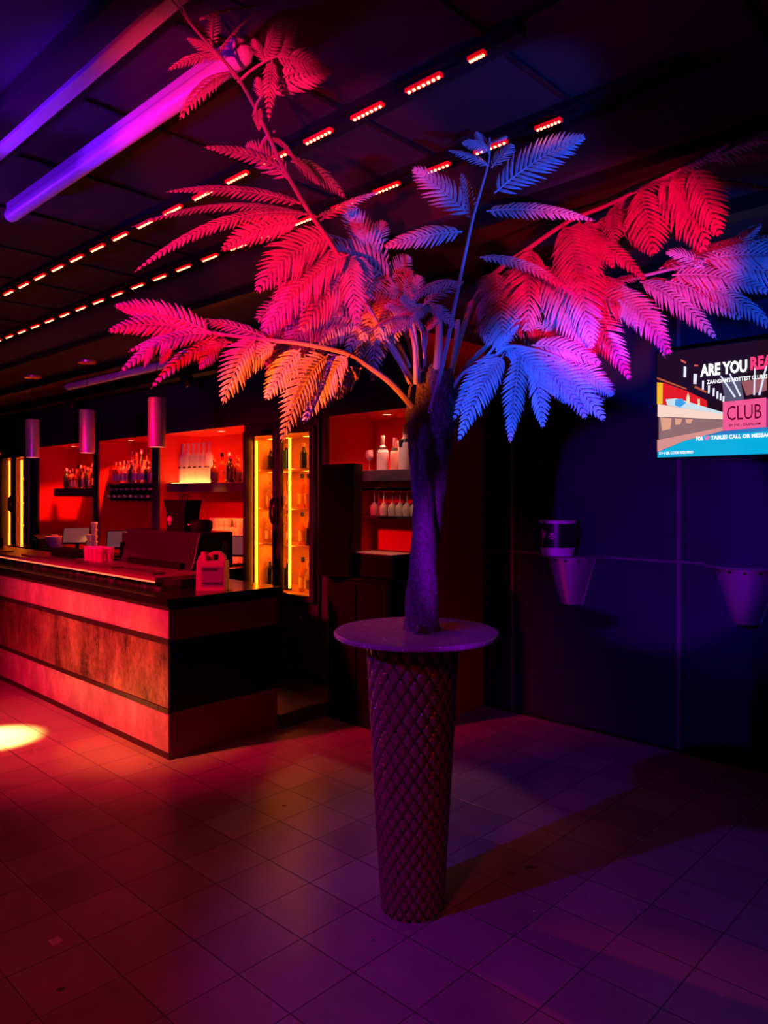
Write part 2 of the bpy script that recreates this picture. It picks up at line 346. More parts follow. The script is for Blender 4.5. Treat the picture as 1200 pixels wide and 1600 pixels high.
# napkin and straw holder on the case
nh = thing('napkin_holder', 'flared black napkin and straw holder with a pink emblem on top of the sloped case', 'holder', (-5.10, 3.02, 1.36))
MB().prism([(-0.15,0,0), (0.10,0,0), (0.10,0,0.13), (0.14,0,0.24), (-0.20,0,0.24), (-0.15,0,0.13)], (0, 0.14, 0)).build('holder_body', M_black, nh, bevel=0.004)
M_emb = mat('pink_print', (0.85, 0.3, 0.55), 0.5)
em = MB()
for k in range(7):
    a = math.pi*k/6; em.prism([(-0.10, -0.003, 0.08), (-0.10+0.035*math.cos(a-0.15), -0.003, 0.08+0.035*math.sin(a-0.15)), (-0.10+0.035*math.cos(a+0.15), -0.003, 0.08+0.035*math.sin(a+0.15))], (0, 0.002, 0))
em.lathe([(0.012, 0), (0.018, 0), (0.018, 0.002), (0.012, 0.002), (0.012, 0)], seg=18, M=Matrix.Translation((-0.10, -0.001, 0.06)) @ Matrix.Rotation(math.pi/2, 4, 'X'))
em.build('emblem', M_emb, nh)
st = MB()
for k in range(9): st.tube([(-0.06+0.012*k, 0.07, 0.2), (-0.085+0.017*k, 0.07+0.02*math.sin(k*2), 0.29)], 0.0035, 6)
st.build('straws', M_black, nh)
ss = thing('sauce_tray', 'low rounded black tray beside the napkin holder', 'tray', (-4.88, 3.10, 1.36))
MB().lathe([(0.0, 0), (0.07, 0), (0.085, 0.03), (0.085, 0.075), (0.06, 0.09), (0, 0.092)], seg=24).build('tray_body', M_black, ss, smooth=True)
MB().box(-0.05, -0.02, -0.088, -0.083, 0.05, 0.06).build('tray_label', M_white, ss)
# canister
X_, Y_ = -4.27, 2.80
jg = thing('plastic_canister', 'pink plastic canister with moulded handle and label at the end of the worktop', 'canister', (X_, Y_, 1.0), math.radians(42))
M_jug = mat('pink_translucent_plastic', (0.5, 0.2, 0.3), 0.4, bump=0.05)
W2 = 0.098
pr = [(-W2,0), (W2,0), (W2,0.19), (W2-0.02,0.235), (0.055,0.262), (0.0,0.262), (-0.028,0.245), (-0.04,0.228), (-W2,0.2)]
jb = MB()
outer = [(-W2,0.0), (W2,0.0), (W2,0.19), (W2-0.012,0.232), (0.052,0.262), (-0.005,0.262), (-0.03,0.246), (-0.04,0.236), (-0.078,0.236), (-W2+0.006,0.2)]
jb.prism([(x, -0.06, z) for x, z in outer[:3]] + [(x, -0.06, z) for x, z in ((W2-0.004, 0.2), (-W2+0.006, 0.2))], (0, 0.12, 0))
jb.prism([(-W2+0.006, -0.045, 0.2), (-0.03, -0.045, 0.2), (-0.03, -0.045, 0.24), (-0.078, -0.045, 0.236)], (0, 0.09, 0))
jb.prism([(-0.03, -0.022, 0.2), (0.005, -0.022, 0.2), (0.005, -0.022, 0.262), (-0.03, -0.022, 0.244)], (0, 0.044, 0))
jb.prism([(0.005, -0.022, 0.24), (0.05, -0.022, 0.24), (0.05, -0.022, 0.262), (0.005, -0.022, 0.262)], (0, 0.044, 0))
jb.prism([(0.045, -0.022, 0.2), (W2-0.004, -0.022, 0.2), (W2-0.012, -0.022, 0.232), (0.05, -0.022, 0.262), (0.045, -0.022, 0.262)], (0, 0.044, 0))
jb.build('canister_body', M_jug, jg, bevel=0.006)
MB().lathe([(0.022, 0), (0.022, 0.022), (0.0, 0.024)], (-0.056, 0, 0.236), 18).build('cap', M_jug, jg, smooth=True)
MB().box(-0.06, 0.085, -0.0625, -0.060, 0.03, 0.165).build('label', mat('jug_label', (0.22, 0.09, 0.3), 0.5), jg)
lm = MB().box(-0.055, 0.05, -0.0645, -0.0625, 0.135, 0.155); lm.box(-0.05, 0.08, -0.0645, -0.0625, 0.045, 0.06)
lm.build('label_print', mat('label_ink', (0.05, 0.04, 0.14), 0.5), jg)
# black tray and red tumblers on the bar
tg = 'pink tumblers grouped on the raised shelf'
M_tumb = mat('pink_tumbler', (0.95, 0.45, 0.5), 0.1, trans=0.7, ior=1.3)
tum = thing('tumbler', 'ribbed pink tumbler in the cluster left of the sloped case', 'glass', (0, 0, 0), 0, tg)
MB().lathe([(0.0, 0.004), (0.026, 0.004), (0.033, 0.115), (0.035, 0.115), (0.028, 0.0), (0, 0)], seg=14).build('cup', M_tumb, tum, smooth=True)
rimo = MB().lathe([(0.033, 0.115), (0.036, 0.117), (0.035, 0.112)], seg=14).build('rim', M_white, tum, smooth=True)
n = 0
for i in range(4):
    for j in range(2):
        p = (-5.83-0.078*i, 2.76+0.078*j, 1.09)
        if n == 0: tum.location = p
        else: dup(tum, p)
        n += 1
bt = MB().box(-0.2, 0.2, -0.07, 0.07, 0, 0.075).build('serving_caddy', M_black, None, loc=(-6.5, 2.78, 1.09), bevel=0.006)
tag(bt, 'low black caddy on the raised shelf left of the pink tumblers', 'caddy')
sg = MB().box(-0.22, 0.22, -0.01, 0.01, 0, 0.1).build('counter_sign', M_black, None, loc=(-8.35, 2.8, 1.09), bevel=0.004)
tag(sg, 'plain dark panel standing on the far left of the raised shelf', 'panel')
# a coiled black straw handle behind the canister
wl = MB().tube([(-0.02,0,0), (-0.02,0,0.09), (-0.012,0,0.1), (0.01,0,0.1), (0.018,0,0.09), (0.018,0,0.0)], 0.004, 6).build('wire_loop', M_black, None, loc=(-4.42, 3.0, 1.0))
wl.scale = (1, 1, 3.0); tag(wl, 'thin black wire loop handle standing behind the pink canister', 'handle')

# ================================================================== PENDANT LAMPS
pg = 'copper tube pendants in a row above the bar'
pd = thing('pendant_lamp', 'polished cylinder pendant lamp nearest the palm, partly behind the red frond tip', 'pendant lamp', (pxX(245, 2.85), 2.85, 2.0), 0, pg)
MB().lathe([(0.0, 0.37), (0.062, 0.37), (0.064, 0.365), (0.064, 0.0), (0.058, 0.0), (0.058, 0.03), (0, 0.03)], seg=32).build('tube_shade', M_chrome, pd, smooth=True)
MB().lathe([(0.0, 0.004), (0.057, 0.004)], seg=24).build('diffuser', mat('pendant_glow', (1, 0.5, 0.4), 0.5, emit=(1.0, 0.24, 0.16), es=2.2), pd)
MB().tube([(0,0,0.37), (0,0,0.79)], 0.003, 6).build('cord', M_black, pd)
MB().lathe([(0, 0.775), (0.075, 0.775), (0.078, 0.785), (0.078, 0.798), (0, 0.8)], seg=24).build('ceiling_cap', mat('copper_cap', (0.8, 0.5, 0.35), 0.3, 0.8), pd, smooth=True)
plab = ['polished cylinder pendant lamp second from the palm', 'polished cylinder pendant lamp farthest from the palm, before the yellow fridge light']
for i, px in enumerate((136, 51)): dup(pd, (pxX(px, 2.85), 2.85, 2.0), None, plab[i])

# ================================================================== LED STRIPS
def led_strip(y, xs, label):
    t = thing('led_strip_light', label, 'strip light', (xs[0]+0.14, y, 2.94), 0, 'red LED tracks on the ceiling')
    ln = xs[0]+0.14-xs[-1]
    MB().box(-ln-0.1, 0.03, 0.014, 0.045, 0.02, 0.06).box(-ln-0.1, 0.03, -0.008, 0.02, 0.034, 0.06).build('track', M_black, t)
    base = MB().box(0, 0.145, -0.010, 0.010, 0.0, 0.012); bd = MB()
    for k in range(7): bd.lathe([(0.0, -0.006), (0.0042, -0.004), (0.0058, 0.0)], (0.012+k*0.0202, 0.0, 0.0), 8)
    first = None
    for x in xs:
        if first is None:
            o = base.build('led_module', M_ledb, t); b = bd.build('led_beads', M_led, o); first = (o, b)
        else:
            o = first[0].copy(); COL.objects.link(o); b = first[1].copy(); COL.objects.link(b); b.parent = o
        o.location = (x - (xs[0]+0.14), 0, 0)
        o.scale = ((0.4 if y < 2 else 0.7) if x == xs[0] else 1.0, 1, 1)
    return t
led_strip(1.775, [-1.345-0.2515*k for k in range(27)], 'strip of red LED modules on the ceiling nearer the camera')
led_strip(2.275, [-1.428-0.268*k for k in range(27)], 'strip of red LED modules on the ceiling nearer the bar')

# ================================================================== BATTEN LUMINAIRES
def batten(name, label, x0, x1, y, z, r):
    t = thing(name, label, 'ceiling light', ((x0+x1)/2, y, z), 0)
    hl = (x1-x0)/2; R90 = Matrix.Rotation(math.pi/2, 4, 'Y')
    prof = [(0.0, -hl), (r*0.55, -hl+0.004), (r*0.9, -hl+0.02), (r, -hl+0.05), (r, hl-0.05), (r*0.9, hl-0.02), (r*0.55, hl-0.004), (0, hl)]
    MB().lathe(prof, seg=28, M=R90).build('diffuser', M_white, t, smooth=True)
    MB().box(-hl+0.03, hl-0.03, -r*0.8, r*0.8, r*0.4, r*1.6).build('housing', M_white2, t, bevel=0.006)
    f = MB()
    for k in (-0.6, 0.05, 0.6): f.box(hl*k-0.01, hl*k+0.01, r*0.97, r*1.12, -r*0.25, r*0.9)
    f.build('clip', M_black, t)
    return t
batten('batten_luminaire', 'unlit tubular batten light on the ceiling, purple in the upper left', -3.58, -1.74, 1.262, 2.915, 0.031)
batten('batten_luminaire', 'unlit tubular batten light above the bar behind the pendant lamps', -7.55, -5.6, 3.22, 2.74, 0.04)
cb = MB().box(-6.5, -0.6, 0.975, 1.02, 2.905, 2.925)
o = cb.build('cable_duct', M_white2, None, bevel=0.003); tag(o, 'straight white cable duct along the ceiling edge at upper left', 'cable duct')
sk = thing('ceiling_speaker', 'small dark bracketed box hung on the ceiling beside the white duct', 'speaker', (-1.62, 0.93, 3.06))
MB().box(-0.04, 0.04, -0.04, 0.03, -0.12, 0.0).build('speaker_body', M_black, sk, bevel=0.006)
MB().lathe([(0.0, 0.004), (0.025, 0.002), (0.03, 0)], seg=16, M=Matrix.Translation((0, -0.04, -0.06)) @ Matrix.Rotation(math.pi/2, 4, 'X')).build('speaker_cone', M_steel, sk)
# dome cameras under the soffit
def dome(label, px, Y):
    t = thing('dome_camera', label, 'camera', (pxX(px, Y), Y, 2.72))
    MB().lathe([(0.0, 0.0), (0.055, 0.0), (0.06, -0.02), (0.055, -0.045)], seg=24).build('mount', M_black, t, smooth=True)
    MB().lathe([(0.045, -0.045), (0.038, -0.07), (0.02, -0.088), (0, -0.092)], seg=20).build('dome_cover', mat('smoked_dome', (0.03, 0.03, 0.03), 0.05, 0.3), t, smooth=True)
dome('small dome security camera under the soffit right of the third pendant', 292, 3.66)
dome('small dome security camera under the soffit between the two left pendants', 111, 3.66)

# ================================================================== TELEVISION
TY = 4.56
TX0, TX1, TZ0, TZ1 = pxX(1027, TY), pxX(1027, TY)+1.145, pxZ(1027, 715, TY), pxZ(1027, 715, TY)+0.655
tv = thing('television', 'wall-mounted television showing a club advert on the dark panelled wall', 'television', ((TX0+TX1)/2, TY, TZ0))
ox, oz = (TX0+TX1)/2, TZ0
MB().box(TX0-0.008-ox, TX1+0.008-ox, 0.0, 0.05, -0.012, TZ1-TZ0+0.012).build('casing', M_blackgl, tv, bevel=0.004)
MB().box(-0.2, 0.2, 0.05, 0.16, 0.15, 0.5).build('wall_bracket', M_black, tv)
def em(name, col, s=1.0): return mat(name, (0.0, 0.0, 0.0), 0.4, emit=col, es=s)
scr = MB().box(TX0-ox, TX1-ox, -0.002, 0.001, 0, TZ1-TZ0).build('screen', em('screen_dark', (0.014, 0.003, 0.010)), tv)
lay = [0.0]
def Q(zx, zy):             # point read off the enlarged crop of the screen
    px, py = 1000+zx/6.0, 540+zy/6.0
    x, z = pxX(px, TY), pxZ(px, py, TY); return (min(max(x, TX0), TX1)-ox, 0, min(max(z, TZ0), TZ1)-oz)
def poly(name, pts, m):
    lay[0] += 0.0004; mb = MB()
    for pl in (pts if isinstance(pts[0][0], tuple) else [pts]):
        q = [Q(*p) for p in pl]; b = len(mb.v); mb.v += [Vector((x, -0.002-lay[0], z)) for x, y, z in q]; mb.f.append(tuple(range(b, b+len(q))))
    return mb.build(name, m, scr)
def ttext(name, s, a, b, m, bold=0.0, shear=0.0):
    lay[0] += 0.0004; q0, q1 = Q(*a), Q(*b)
    return text_mb(s, q0[0], q1[0], q0[2], q1[2], -0.002-lay[0], bold, 0, shear).build(name, m, scr)
FL = [(165,1052), (165,1000), (430,890), (790,800), (1190,765), (2400,640), (2400,1052)]
poly('picture_floor', FL, em('scr_cyan', (0.0, 0.42, 0.72)))
poly('picture_floor_shade', [(560,850), (790,800), (1190,765), (2400,660), (2400,800), (1190,800)], em('scr_blue', (0.02, 0.2, 0.55)))
poly('picture_ceiling_glow', [(760,300), (940,300), (980,520), (800,520)], em('scr_slate', (0.10, 0.09, 0.17)))
poly('picture_ceiling_pink', [(950,340), (1190,300), (1190,420), (1000,470)], em('scr_dusk', (0.33, 0.10, 0.12)))
poly('picture_yellow_fridge', [(162,345), (216,350), (214,550), (162,550)], em('scr_yellow', (0.95, 0.5, 0.02)))
poly('picture_red_wall', [(216,345), (440,425), (630,515), (630,585), (440,550), (216,560)], em('scr_red', (0.75, 0.01, 0.01)))
poly('picture_orange_soffit', [[(160,295), (440,400), (440,415), (160,315)], [(520,375), (640,435), (620,445), (510,395)]], em('scr_rust', (0.45, 0.08, 0.03)))
poly('picture_bar_top', [(168,548), (500,600), (785,640), (785,692), (168,665)], em('scr_cream', (0.95, 0.68, 0.58)))
poly('picture_bar_panel', [(180,668), (785,694), (785,765), (180,880)], em('scr_brown', (0.28, 0.15, 0.16)))
poly('picture_bar_panel_light', [[(195,675), (300,682), (290,780), (210,800)], [(330,683), (400,687), (380,740), (335,745)], [(430,688), (500,690), (480,730), (440,730)]], em('scr_copper', (0.75, 0.36, 0.24)))
poly('picture_bar_base', [(165,885), (785,765), (785,798), (430,890), (165,998)], em('scr_salmon', (0.68, 0.28, 0.26)))
poly('picture_boat', [(245,505), (340,495), (430,520), (780,625), (780,640), (440,590), (260,560)], em('scr_pale', (0.6, 0.75, 0.85)))
poly('picture_blue_crate', [(335,505), (400,500), (435,540), (380,580), (330,560)], em('scr_azure', (0.05, 0.35, 0.8)))
poly('picture_bottles', [[(440,490), (455,440), (470,490), (470,545), (440,540)], [(545,505), (565,500), (565,570), (548,565)]], em('scr_gold', (1.0, 0.8, 0.5)))
pn = [[(415,195), (438,200), (436,298), (412,296)], [(508,265), (540,268), (534,362), (505,360)]]
for k, (x, y, h) in enumerate(((597,330,85), (652,375,75), (697,400,75), (733,430,70), (763,450,65), (790,475,55))): pn.append([(x-9,y), (x+9,y), (x+6,y+h), (x-11,y+h)])
for q_ in pn: poly('picture_pendant', q_, em('scr_white2', (0.85, 0.85, 1.0)))
poly('picture_pendant_caps', [[(385,128), (440,155), (435,172), (392,150)], [(515,180), (552,183), (550,198), (516,195)]], em('scr_red2', (0.7, 0.1, 0.1)))
poly('picture_light_tubes', [[(755,285), (775,290), (905,480), (890,490)], [(840,265), (855,265), (955,470), (940,480)], [(1078,200), (1090,200), (1085,465), (1068,465)], [(1185,190), (1200,190), (1135,465), (1113,465)]], em('scr_tube', (0.75, 0.8, 1.0)))
poly('picture_pink_sign', [(783,530), (1190,488), (1190,765), (783,800)], em('scr_pink', (0.9, 0.10, 0.30)))
poly('picture_pink_sign_side', [(1190,500), (1900,470), (1900,700), (1190,765)], em('scr_pink2', (0.35, 0.02, 0.16)))
WH = em('scr_white', (1.0, 1.0, 1.0), 1.1)
ttext('picture_headline', 'ARE YOU', (572,300-32), (1012,205+45), WH, 0.06)
DK = em('scr_maroon', (0.10, 0.0, 0.015))
# headline and captions: their boxes run level with the screen
def ltext(name, s, xa, xb, ztop, zbot, m, bold=0.03):   # pixel columns, and rows measured at xa
    lay[0] += 0.0004
    a = Q(xa, ztop); b = Q(xa, zbot); c_ = Q(xb, ztop)
    return text_mb(s, a[0], c_[0], b[2], a[2], -0.002-lay[0], bold).build(name, m, scr)
bpy.data.objects.remove([o for o in kids(scr) if o.name.startswith('picture_headline')][0])
ltext('picture_headline', 'ARE YOU', 572, 1012, 180, 298, WH, 0.045)
ltext('picture_headline_pink', 'READY', 1042, 1420, 108, 235, em('scr_hot', (1.0, 0.05, 0.22)), 0.045)
ltext('picture_subline', "ZAANDAM'S HOTTEST CLUB IS BACK", 635, 1330, 325, 365, WH, 0.03)
ltext('picture_club_word', 'CLUB', 822, 1148, 570, 705, DK, 0.0)
ltext('picture_club_line', 'BY EVE - ZAANDAM', 845, 1138, 738, 762, DK, 0.01)
ltext('picture_caption', 'FOR', 538, 602, 855, 893, WH, 0.04)
ltext('picture_caption_pink', 'VIP', 612, 662, 852, 888, em('scr_hot2', (1.0, 0.1, 0.3)), 0.04)
ltext('picture_caption_rest', 'TABLES CALL OR MESSAGE 06', 672, 1330, 845, 884, WH, 0.04)
ltext('picture_footer', '21+ | QR CODE REQUIRED', 188, 512, 998, 1030, WH, 0.03)

# ================================================================== WALL LEDGES
wl_g = 'half-round steel wall ledges'
wlg = thing('wall_ledge', 'half-round steel drink ledge holding the black-banded cup', 'wall shelf', (-2.66, 4.72, 1.22), 0, wl_g)
MB().lathe([(0.0, -0.012), (0.24, -0.012), (0.245, -0.006), (0.24, 0.0), (0.0, 0.0)], seg=36, a0=math.pi, a1=2*math.pi).build('ledge_top', M_steel, wlg, smooth=True)
cn = MB().lathe([(0.178, -0.014), (0.172, -0.05), (0.075, -0.35), (0.0, -0.35)], seg=36, a0=math.pi, a1=2*math.pi)
cn.build('cone_bracket', M_steel, wlg, smooth=True)
ed = MB()
for s_ in (-1, 1): ed.tube([(s_*0.176, -0.004, -0.03), (s_*0.077, -0.004, -0.35)], 0.005, 6)
ed.build('edge_lip', mat('bright_lip', (0.8, 0.75, 0.85), 0.2, 0.8), wlg)
hm = MB()
for k in range(6):
    a = math.pi*(1.12+0.152*k); hm.lathe([(0.0, 0.003), (0.009, 0.002), (0.009, 0)], seg=10, M=Matrix.Translation((0.176*math.cos(a), 0.176*math.sin(a), -0.035)) @ Matrix.Rotation(a, 4, 'Z') @ Matrix.Rotation(math.pi/2, 4, 'Y'))
hm.build('bolt_holes', M_black, wlg)
dup(wlg, (-1.495, 4.72, 1.22), None, 'half-round steel drink ledge with nothing on it, under the television')
cp = thing('paper_bucket', 'white cup with a wide black sleeve printed with a palm, on the left wall ledge', 'cup', (-2.70, 4.585, 1.22))
MB().lathe([(0.0, 0), (0.108, 0), (0.108, 0.01), (0.120, 0.05), (0.128, 0.24), (0.133, 0.244), (0.128, 0.235), (0.11, 0.02), (0, 0.02)], seg=40).build('cup', M_white, cp, smooth=True)
MB().lathe([(0.123, 0.058), (0.133, 0.058), (0.138, 0.222), (0.131, 0.222)], seg=40).build('sleeve', mat('black_sleeve', (0.012, 0.01, 0.016), 0.3), cp, smooth=True)
# print on the sleeve, wrapped around it
def wrap(mb, r=0.1395):
    for v in mb.v:
        rr = r + (v.z-0.14)*0.03; a = -math.pi/2 + v.x/rr; v.x, v.y = rr*math.cos(a), rr*math.sin(a)
    return mb
pf = MB()
c0 = -0.028
pf.prism([(c0-0.012,0,0.07), (c0-0.006,0,0.07), (c0-0.010,0,0.14), (c0-0.016,0,0.14)], (0,0.001,0))
for k in range(9):
    a = math.radians(96-22*k); L_ = 0.042 if k else 0.05; d = Vector((math.cos(a), 0, math.sin(a))); n_ = Vector((-d.z, 0, d.x))
    b0 = Vector((c0-0.015, 0, 0.14+0.01)); pf.prism([b0, b0+d*L_*0.5-n_*0.005, b0+d*L_, b0+d*L_*0.5+n_*0.004], (0, 0.001, 0))
wrap(pf).build('palm_print', M_emb, cp)
tp = text_mb('REDHOUSE', 0.008, 0.062, 0.128, 0.142, 0, 0.03)
tp.v += [Vector((0.035+0.016*math.cos(math.pi*k/8), 0, 0.146+0.014*math.sin(math.pi*k/8))) for k in range(9)]; b = len(tp.v); tp.f.append(tuple(range(b-9, b)))
b = len(tp.v); tp.v += [Vector(q) for q in ((0.022,0,0.118), (0.047,0,0.118), (0.047,0,0.123), (0.022,0,0.123))]; tp.f.append((b, b+1, b+2, b+3))
wrap(tp, 0.1402).build('logo_print', M_emb, cp)

# ================================================================== PEDESTAL TABLE
PC = C(0.1135, 2.96, 0)
tb = thing('standing_table', 'tall tapered quilted standing table with round top, carrying the artificial palm', 'table', PC)
ped = MB(); NS, NR, ND_ = 240, 230, 20
rows = []
for j in range(NR+1):
    s_ = j/NR; z = s_*1.083; rb = 0.124 + (0.187-0.124)*s_**0.92
    vv = 15.0*(1-s_)*(1+0.25*(1-s_))/1.25
    for i in range(NS):
        th = 2*math.pi*i/NS; u_ = ND_*i/NS
        a = (u_+vv) % 1.0; b_ = (u_-vv) % 1.0
        d = min(min(a, 1-a), min(b_, 1-b_))
        hgt = 0.0075*min(1.0, d/0.30)**0.6 if d > 0.035 else -0.003
        r = rb + hgt - 0.006
        ped.v.append(Vector((r*math.cos(th), r*math.sin(th), z)))
for j in range(NR):
    for i in range(NS):
        k = (i+1) % NS; ped.f.append((j*NS+i, j*NS+k, (j+1)*NS+k, (j+1)*NS+i))
pob = ped.build('quilted_pedestal', M_cushion, tb, smooth=True); pob.data.materials.append(M_groove)
def seam_(f):
    js = f[0]//NS; is_ = f[0] % NS; q = (js+0.5)/NR; vv = 15.0*(1-q)*(1+0.25*(1-q))/1.25; u_ = ND_*(is_+0.5)/NS
    a = (u_+vv) % 1.0; b_ = (u_-vv) % 1.0; return min(min(a, 1-a), min(b_, 1-b_)) < 0.06
pob.data.polygons.foreach_set('material_index', [1 if seam_(f) else 0 for f in ped.f])
MB().lathe([(0, 0), (0.122, 0), (0.124, 0.012), (0.116, 0.014), (0, 0.014)], seg=48).build('foot_ring', M_black, tb)
MB().lathe([(0, 1.083), (0.318, 1.083), (0.326, 1.088), (0.327, 1.099), (0.322, 1.105), (0.0, 1.105)], (0.02, 0.0, 0), 72).build('table_top', M_tabletop, tb, smooth=True)

# ================================================================== PALM
TB = P(657, 992, 2.955)          # trunk foot on the table
palm = thing('artificial_palm', 'artificial tree-fern palm with a twisted trunk and long red and blue lit fronds', 'palm', (PC.x+0.0, PC.y+0.0, 1.105))
O = Vector((PC.x, PC.y, 1.105))
tk = [(657,1000,25), (658,975,25), (660,930,25), (664,880,24), (666,830,25), (667,780,27), (670,720,30), (674,680,33), (677,645,36), (679,610,34), (678,585,27), (677,570,10)]
path = []; T3 = 2.96
for x, y, r in tk:
    path.append((P(x, y, T3)-O, r/F*T3))
path[0] = (Vector((path[0][0].x, path[0][0].y, 0.0)), path[0][1]*1.08)
tr = MB(); seg = 56; fine = []
for i in range(len(path)-1):
    for k in range(10):
        f_ = k/10; fine.append((path[i][0].lerp(path[i+1][0], f_), path[i][1]*(1-f_)+path[i+1][1]*f_))
fine.append(path[-1])
for j, (p, r) in enumerate(fine):
    for k in range(seg):
        th = 2*math.pi*k/seg; tw = th + j*0.034
        m_ = 1 + 0.13*math.sin(2*tw+0.6) + 0.08*math.sin(3*tw) - 0.20*max(0, math.sin(tw))**8 - 0.10*max(0, math.sin(tw+2.4))**8 + 0.03*math.sin(9*tw+j*0.3) + random.uniform(-0.014, 0.014)
        tr.v.append(Vector((p.x+r*m_*math.cos(th), p.y+r*m_*math.sin(th), p.z)))
for j in range(len(fine)-1):
    for k in range(seg):
        k2 = (k+1) % seg; tr.f.append((j*seg+k, j*seg+k2, (j+1)*seg+k2, (j+1)*seg+k))
tr.f.append(tuple((len(fine)-1)*seg+k for k in range(seg)))
tr.build('trunk', M_bark, palm, smooth=True)
MB().tube([P(648,990,2.87)-O, P(655,980,2.85)-O, P(664,986,2.87)-O, P(655,994,2.86)-O, P(646,992,2.88)-O], [0.008,0.016,0.018,0.014,0.005], 8).build('knotted_bark_end', M_bark, palm, smooth=True)

def bez(pts, n):
    """smooth curve through pts (Catmull-Rom)"""
    pts = [Vector(p) for p in pts]; q = [pts[0]*2-pts[1]] + pts + [pts[-1]*2-pts[-2]]; out = []
    for i in range(1, len(q)-2):
        for k in range(n):
            t = k/n; a, b, c_, d = q[i-1], q[i], q[i+1], q[i+2]
            out.append(0.5*((2*b) + (c_-a)*t + (2*a-5*b+4*c_-d)*t*t + (3*b-a-3*c_+d)*t*t*t))
    out.append(pts[-1]); return out
CAMV = Vector((0, 0, H))
BACK = MB()
def leaf(p0, p1, wid, kup, sag, parent, rng, n=None, roll=0.0, fold=0.55, into=None):
    """one fern leaf: midrib plus two rows of narrow pointed leaflets"""
    kup = min(kup, 0.5); wid *= 1.15; roll += rng.uniform(-0.4, 0.4)
    p0 = Vector(p0); p1 = Vector(p1); d = p1-p0; L_ = d.length
    pm = (p0+p1)/2 + Vector((0, 0, (sag+rng.uniform(0.0, 0.06))*L_)) + Vector((rng.uniform(-1, 1), rng.uniform(-1, 1), 0))*0.02*L_
    n = n or max(14, int(L_/0.0175))
    cpos = []
    for i in range(n+1):
        t = i/n; cpos.append(p0*(1-t)**2 + pm*2*t*(1-t) + p1*t*t)
    mb = into or MB(); mb.tube([c_-O for c_ in cpos], [0.0042*(1-0.8*i/n) for i in range(n+1)], 5)
    for i in range(1, n):
        t = i/n; c_ = cpos[i]; tg_ = (cpos[i+1]-cpos[i-1]).normalized()
        view = (CAMV-c_).normalized(); nrm = (view*(1-kup) + Vector((0, 0, 1))*kup)
        nrm = (nrm - tg_*nrm.dot(tg_)).normalized()
        if roll: nrm = Matrix.Rotation(roll, 3, tg_) @ nrm
        side = tg_.cross(nrm).normalized()
        env = (min(1.0, 0.55+t*2.2)) * (1.0-max(0, (t-0.35)/0.65)**1.6)*0.93 + 0.06
        ln = wid*env; bw = L_/n*0.34
        for sg_ in (-1, 1):
            l2 = ln*rng.uniform(0.92, 1.06)
            ang = math.radians(60 - 20*t + rng.uniform(-4, 4))
            dr = (tg_*math.cos(ang) + side*sg_*math.sin(ang)); ac = dr.cross(nrm).normalized()
            fo = nrm*(fold + rng.uniform(-0.12, 0.12))
            b = len(mb.v)
            for f_, w_ in ((0.0, 0.75), (0.30, 1.0), (0.62, 0.8), (0.86, 0.45), (1.0, 0.04)):
                q = c_ + dr*l2*f_ + tg_*l2*0.20*f_*f_ + fo*l2*(0.55*f_-0.95*f_*f_)
                mb.v.append(q + ac*bw*w_ - O); mb.v.append(q + nrm*0.0016 - O); mb.v.append(q - ac*bw*w_ - O)
            for k in range(4):
                e = b+k*3; mb.f.append((e, e+1, e+4, e+3)); mb.f.append((e+1, e+2, e+5, e+4))
    if into: return None
    return mb.build('fern_leaf', M_leaf, parent)
def frond(stem, rad, leaves, seed, name='frond_stem'):
    rng = random.Random(seed)
    stem = [(x, y, t*(0.972 if y >= 60 else 0.935)) if y < 150 and x < 530 else (x, y, t) for x, y, t in stem]
    pts = bez([P(*s) - O for s in stem], 8); m_ = len(pts)
    r0, r1 = rad
    st_ = MB().tube(pts, [r0 + (r1-r0)*i/(m_-1) for i in range(m_)], 8).build(name, M_stem, palm, smooth=True)
    for lf in leaves:
        (x0, y0, t0, x1, y1, t1, wpx, kup, sag) = lf[:9]
        if x0 < 530 and y0 < 150: t0 *= 0.972 if y0 >= 60 else 0.935; t1 *= 0.972 if y1 >= 60 else 0.935
        a, b = P(x0, y0, t0), P(x1, y1, t1)
        leaf(a, b, wpx/F*(t0+t1)/2, kup, sag, st_, rng, roll=(lf[9] if len(lf) > 9 else 0.0))
        if wpx >= 24 and seed in (2, 3, 31, 32, 7, 8, 6, 1):      # shorter leaves filling in behind
            dx = rng.choice((-1, 1))*rng.uniform(14, 26); dy = rng.uniform(-12, 6); q = rng.uniform(0.6, 0.8); tt = rng.uniform(0.06, 0.12)
            a2 = P(x0+dx*0.5, y0+dy*0.4, t0+tt*0.5); b2 = P(x0+(x1-x0)*q+dx, y0+(y1-y0)*q+dy, t1+tt)
            if b2.z < 2.74 and a2.z < 2.74: leaf(a2, b2, wpx*0.8/F*t1, kup, sag, None, rng, into=BACK)
    return st_
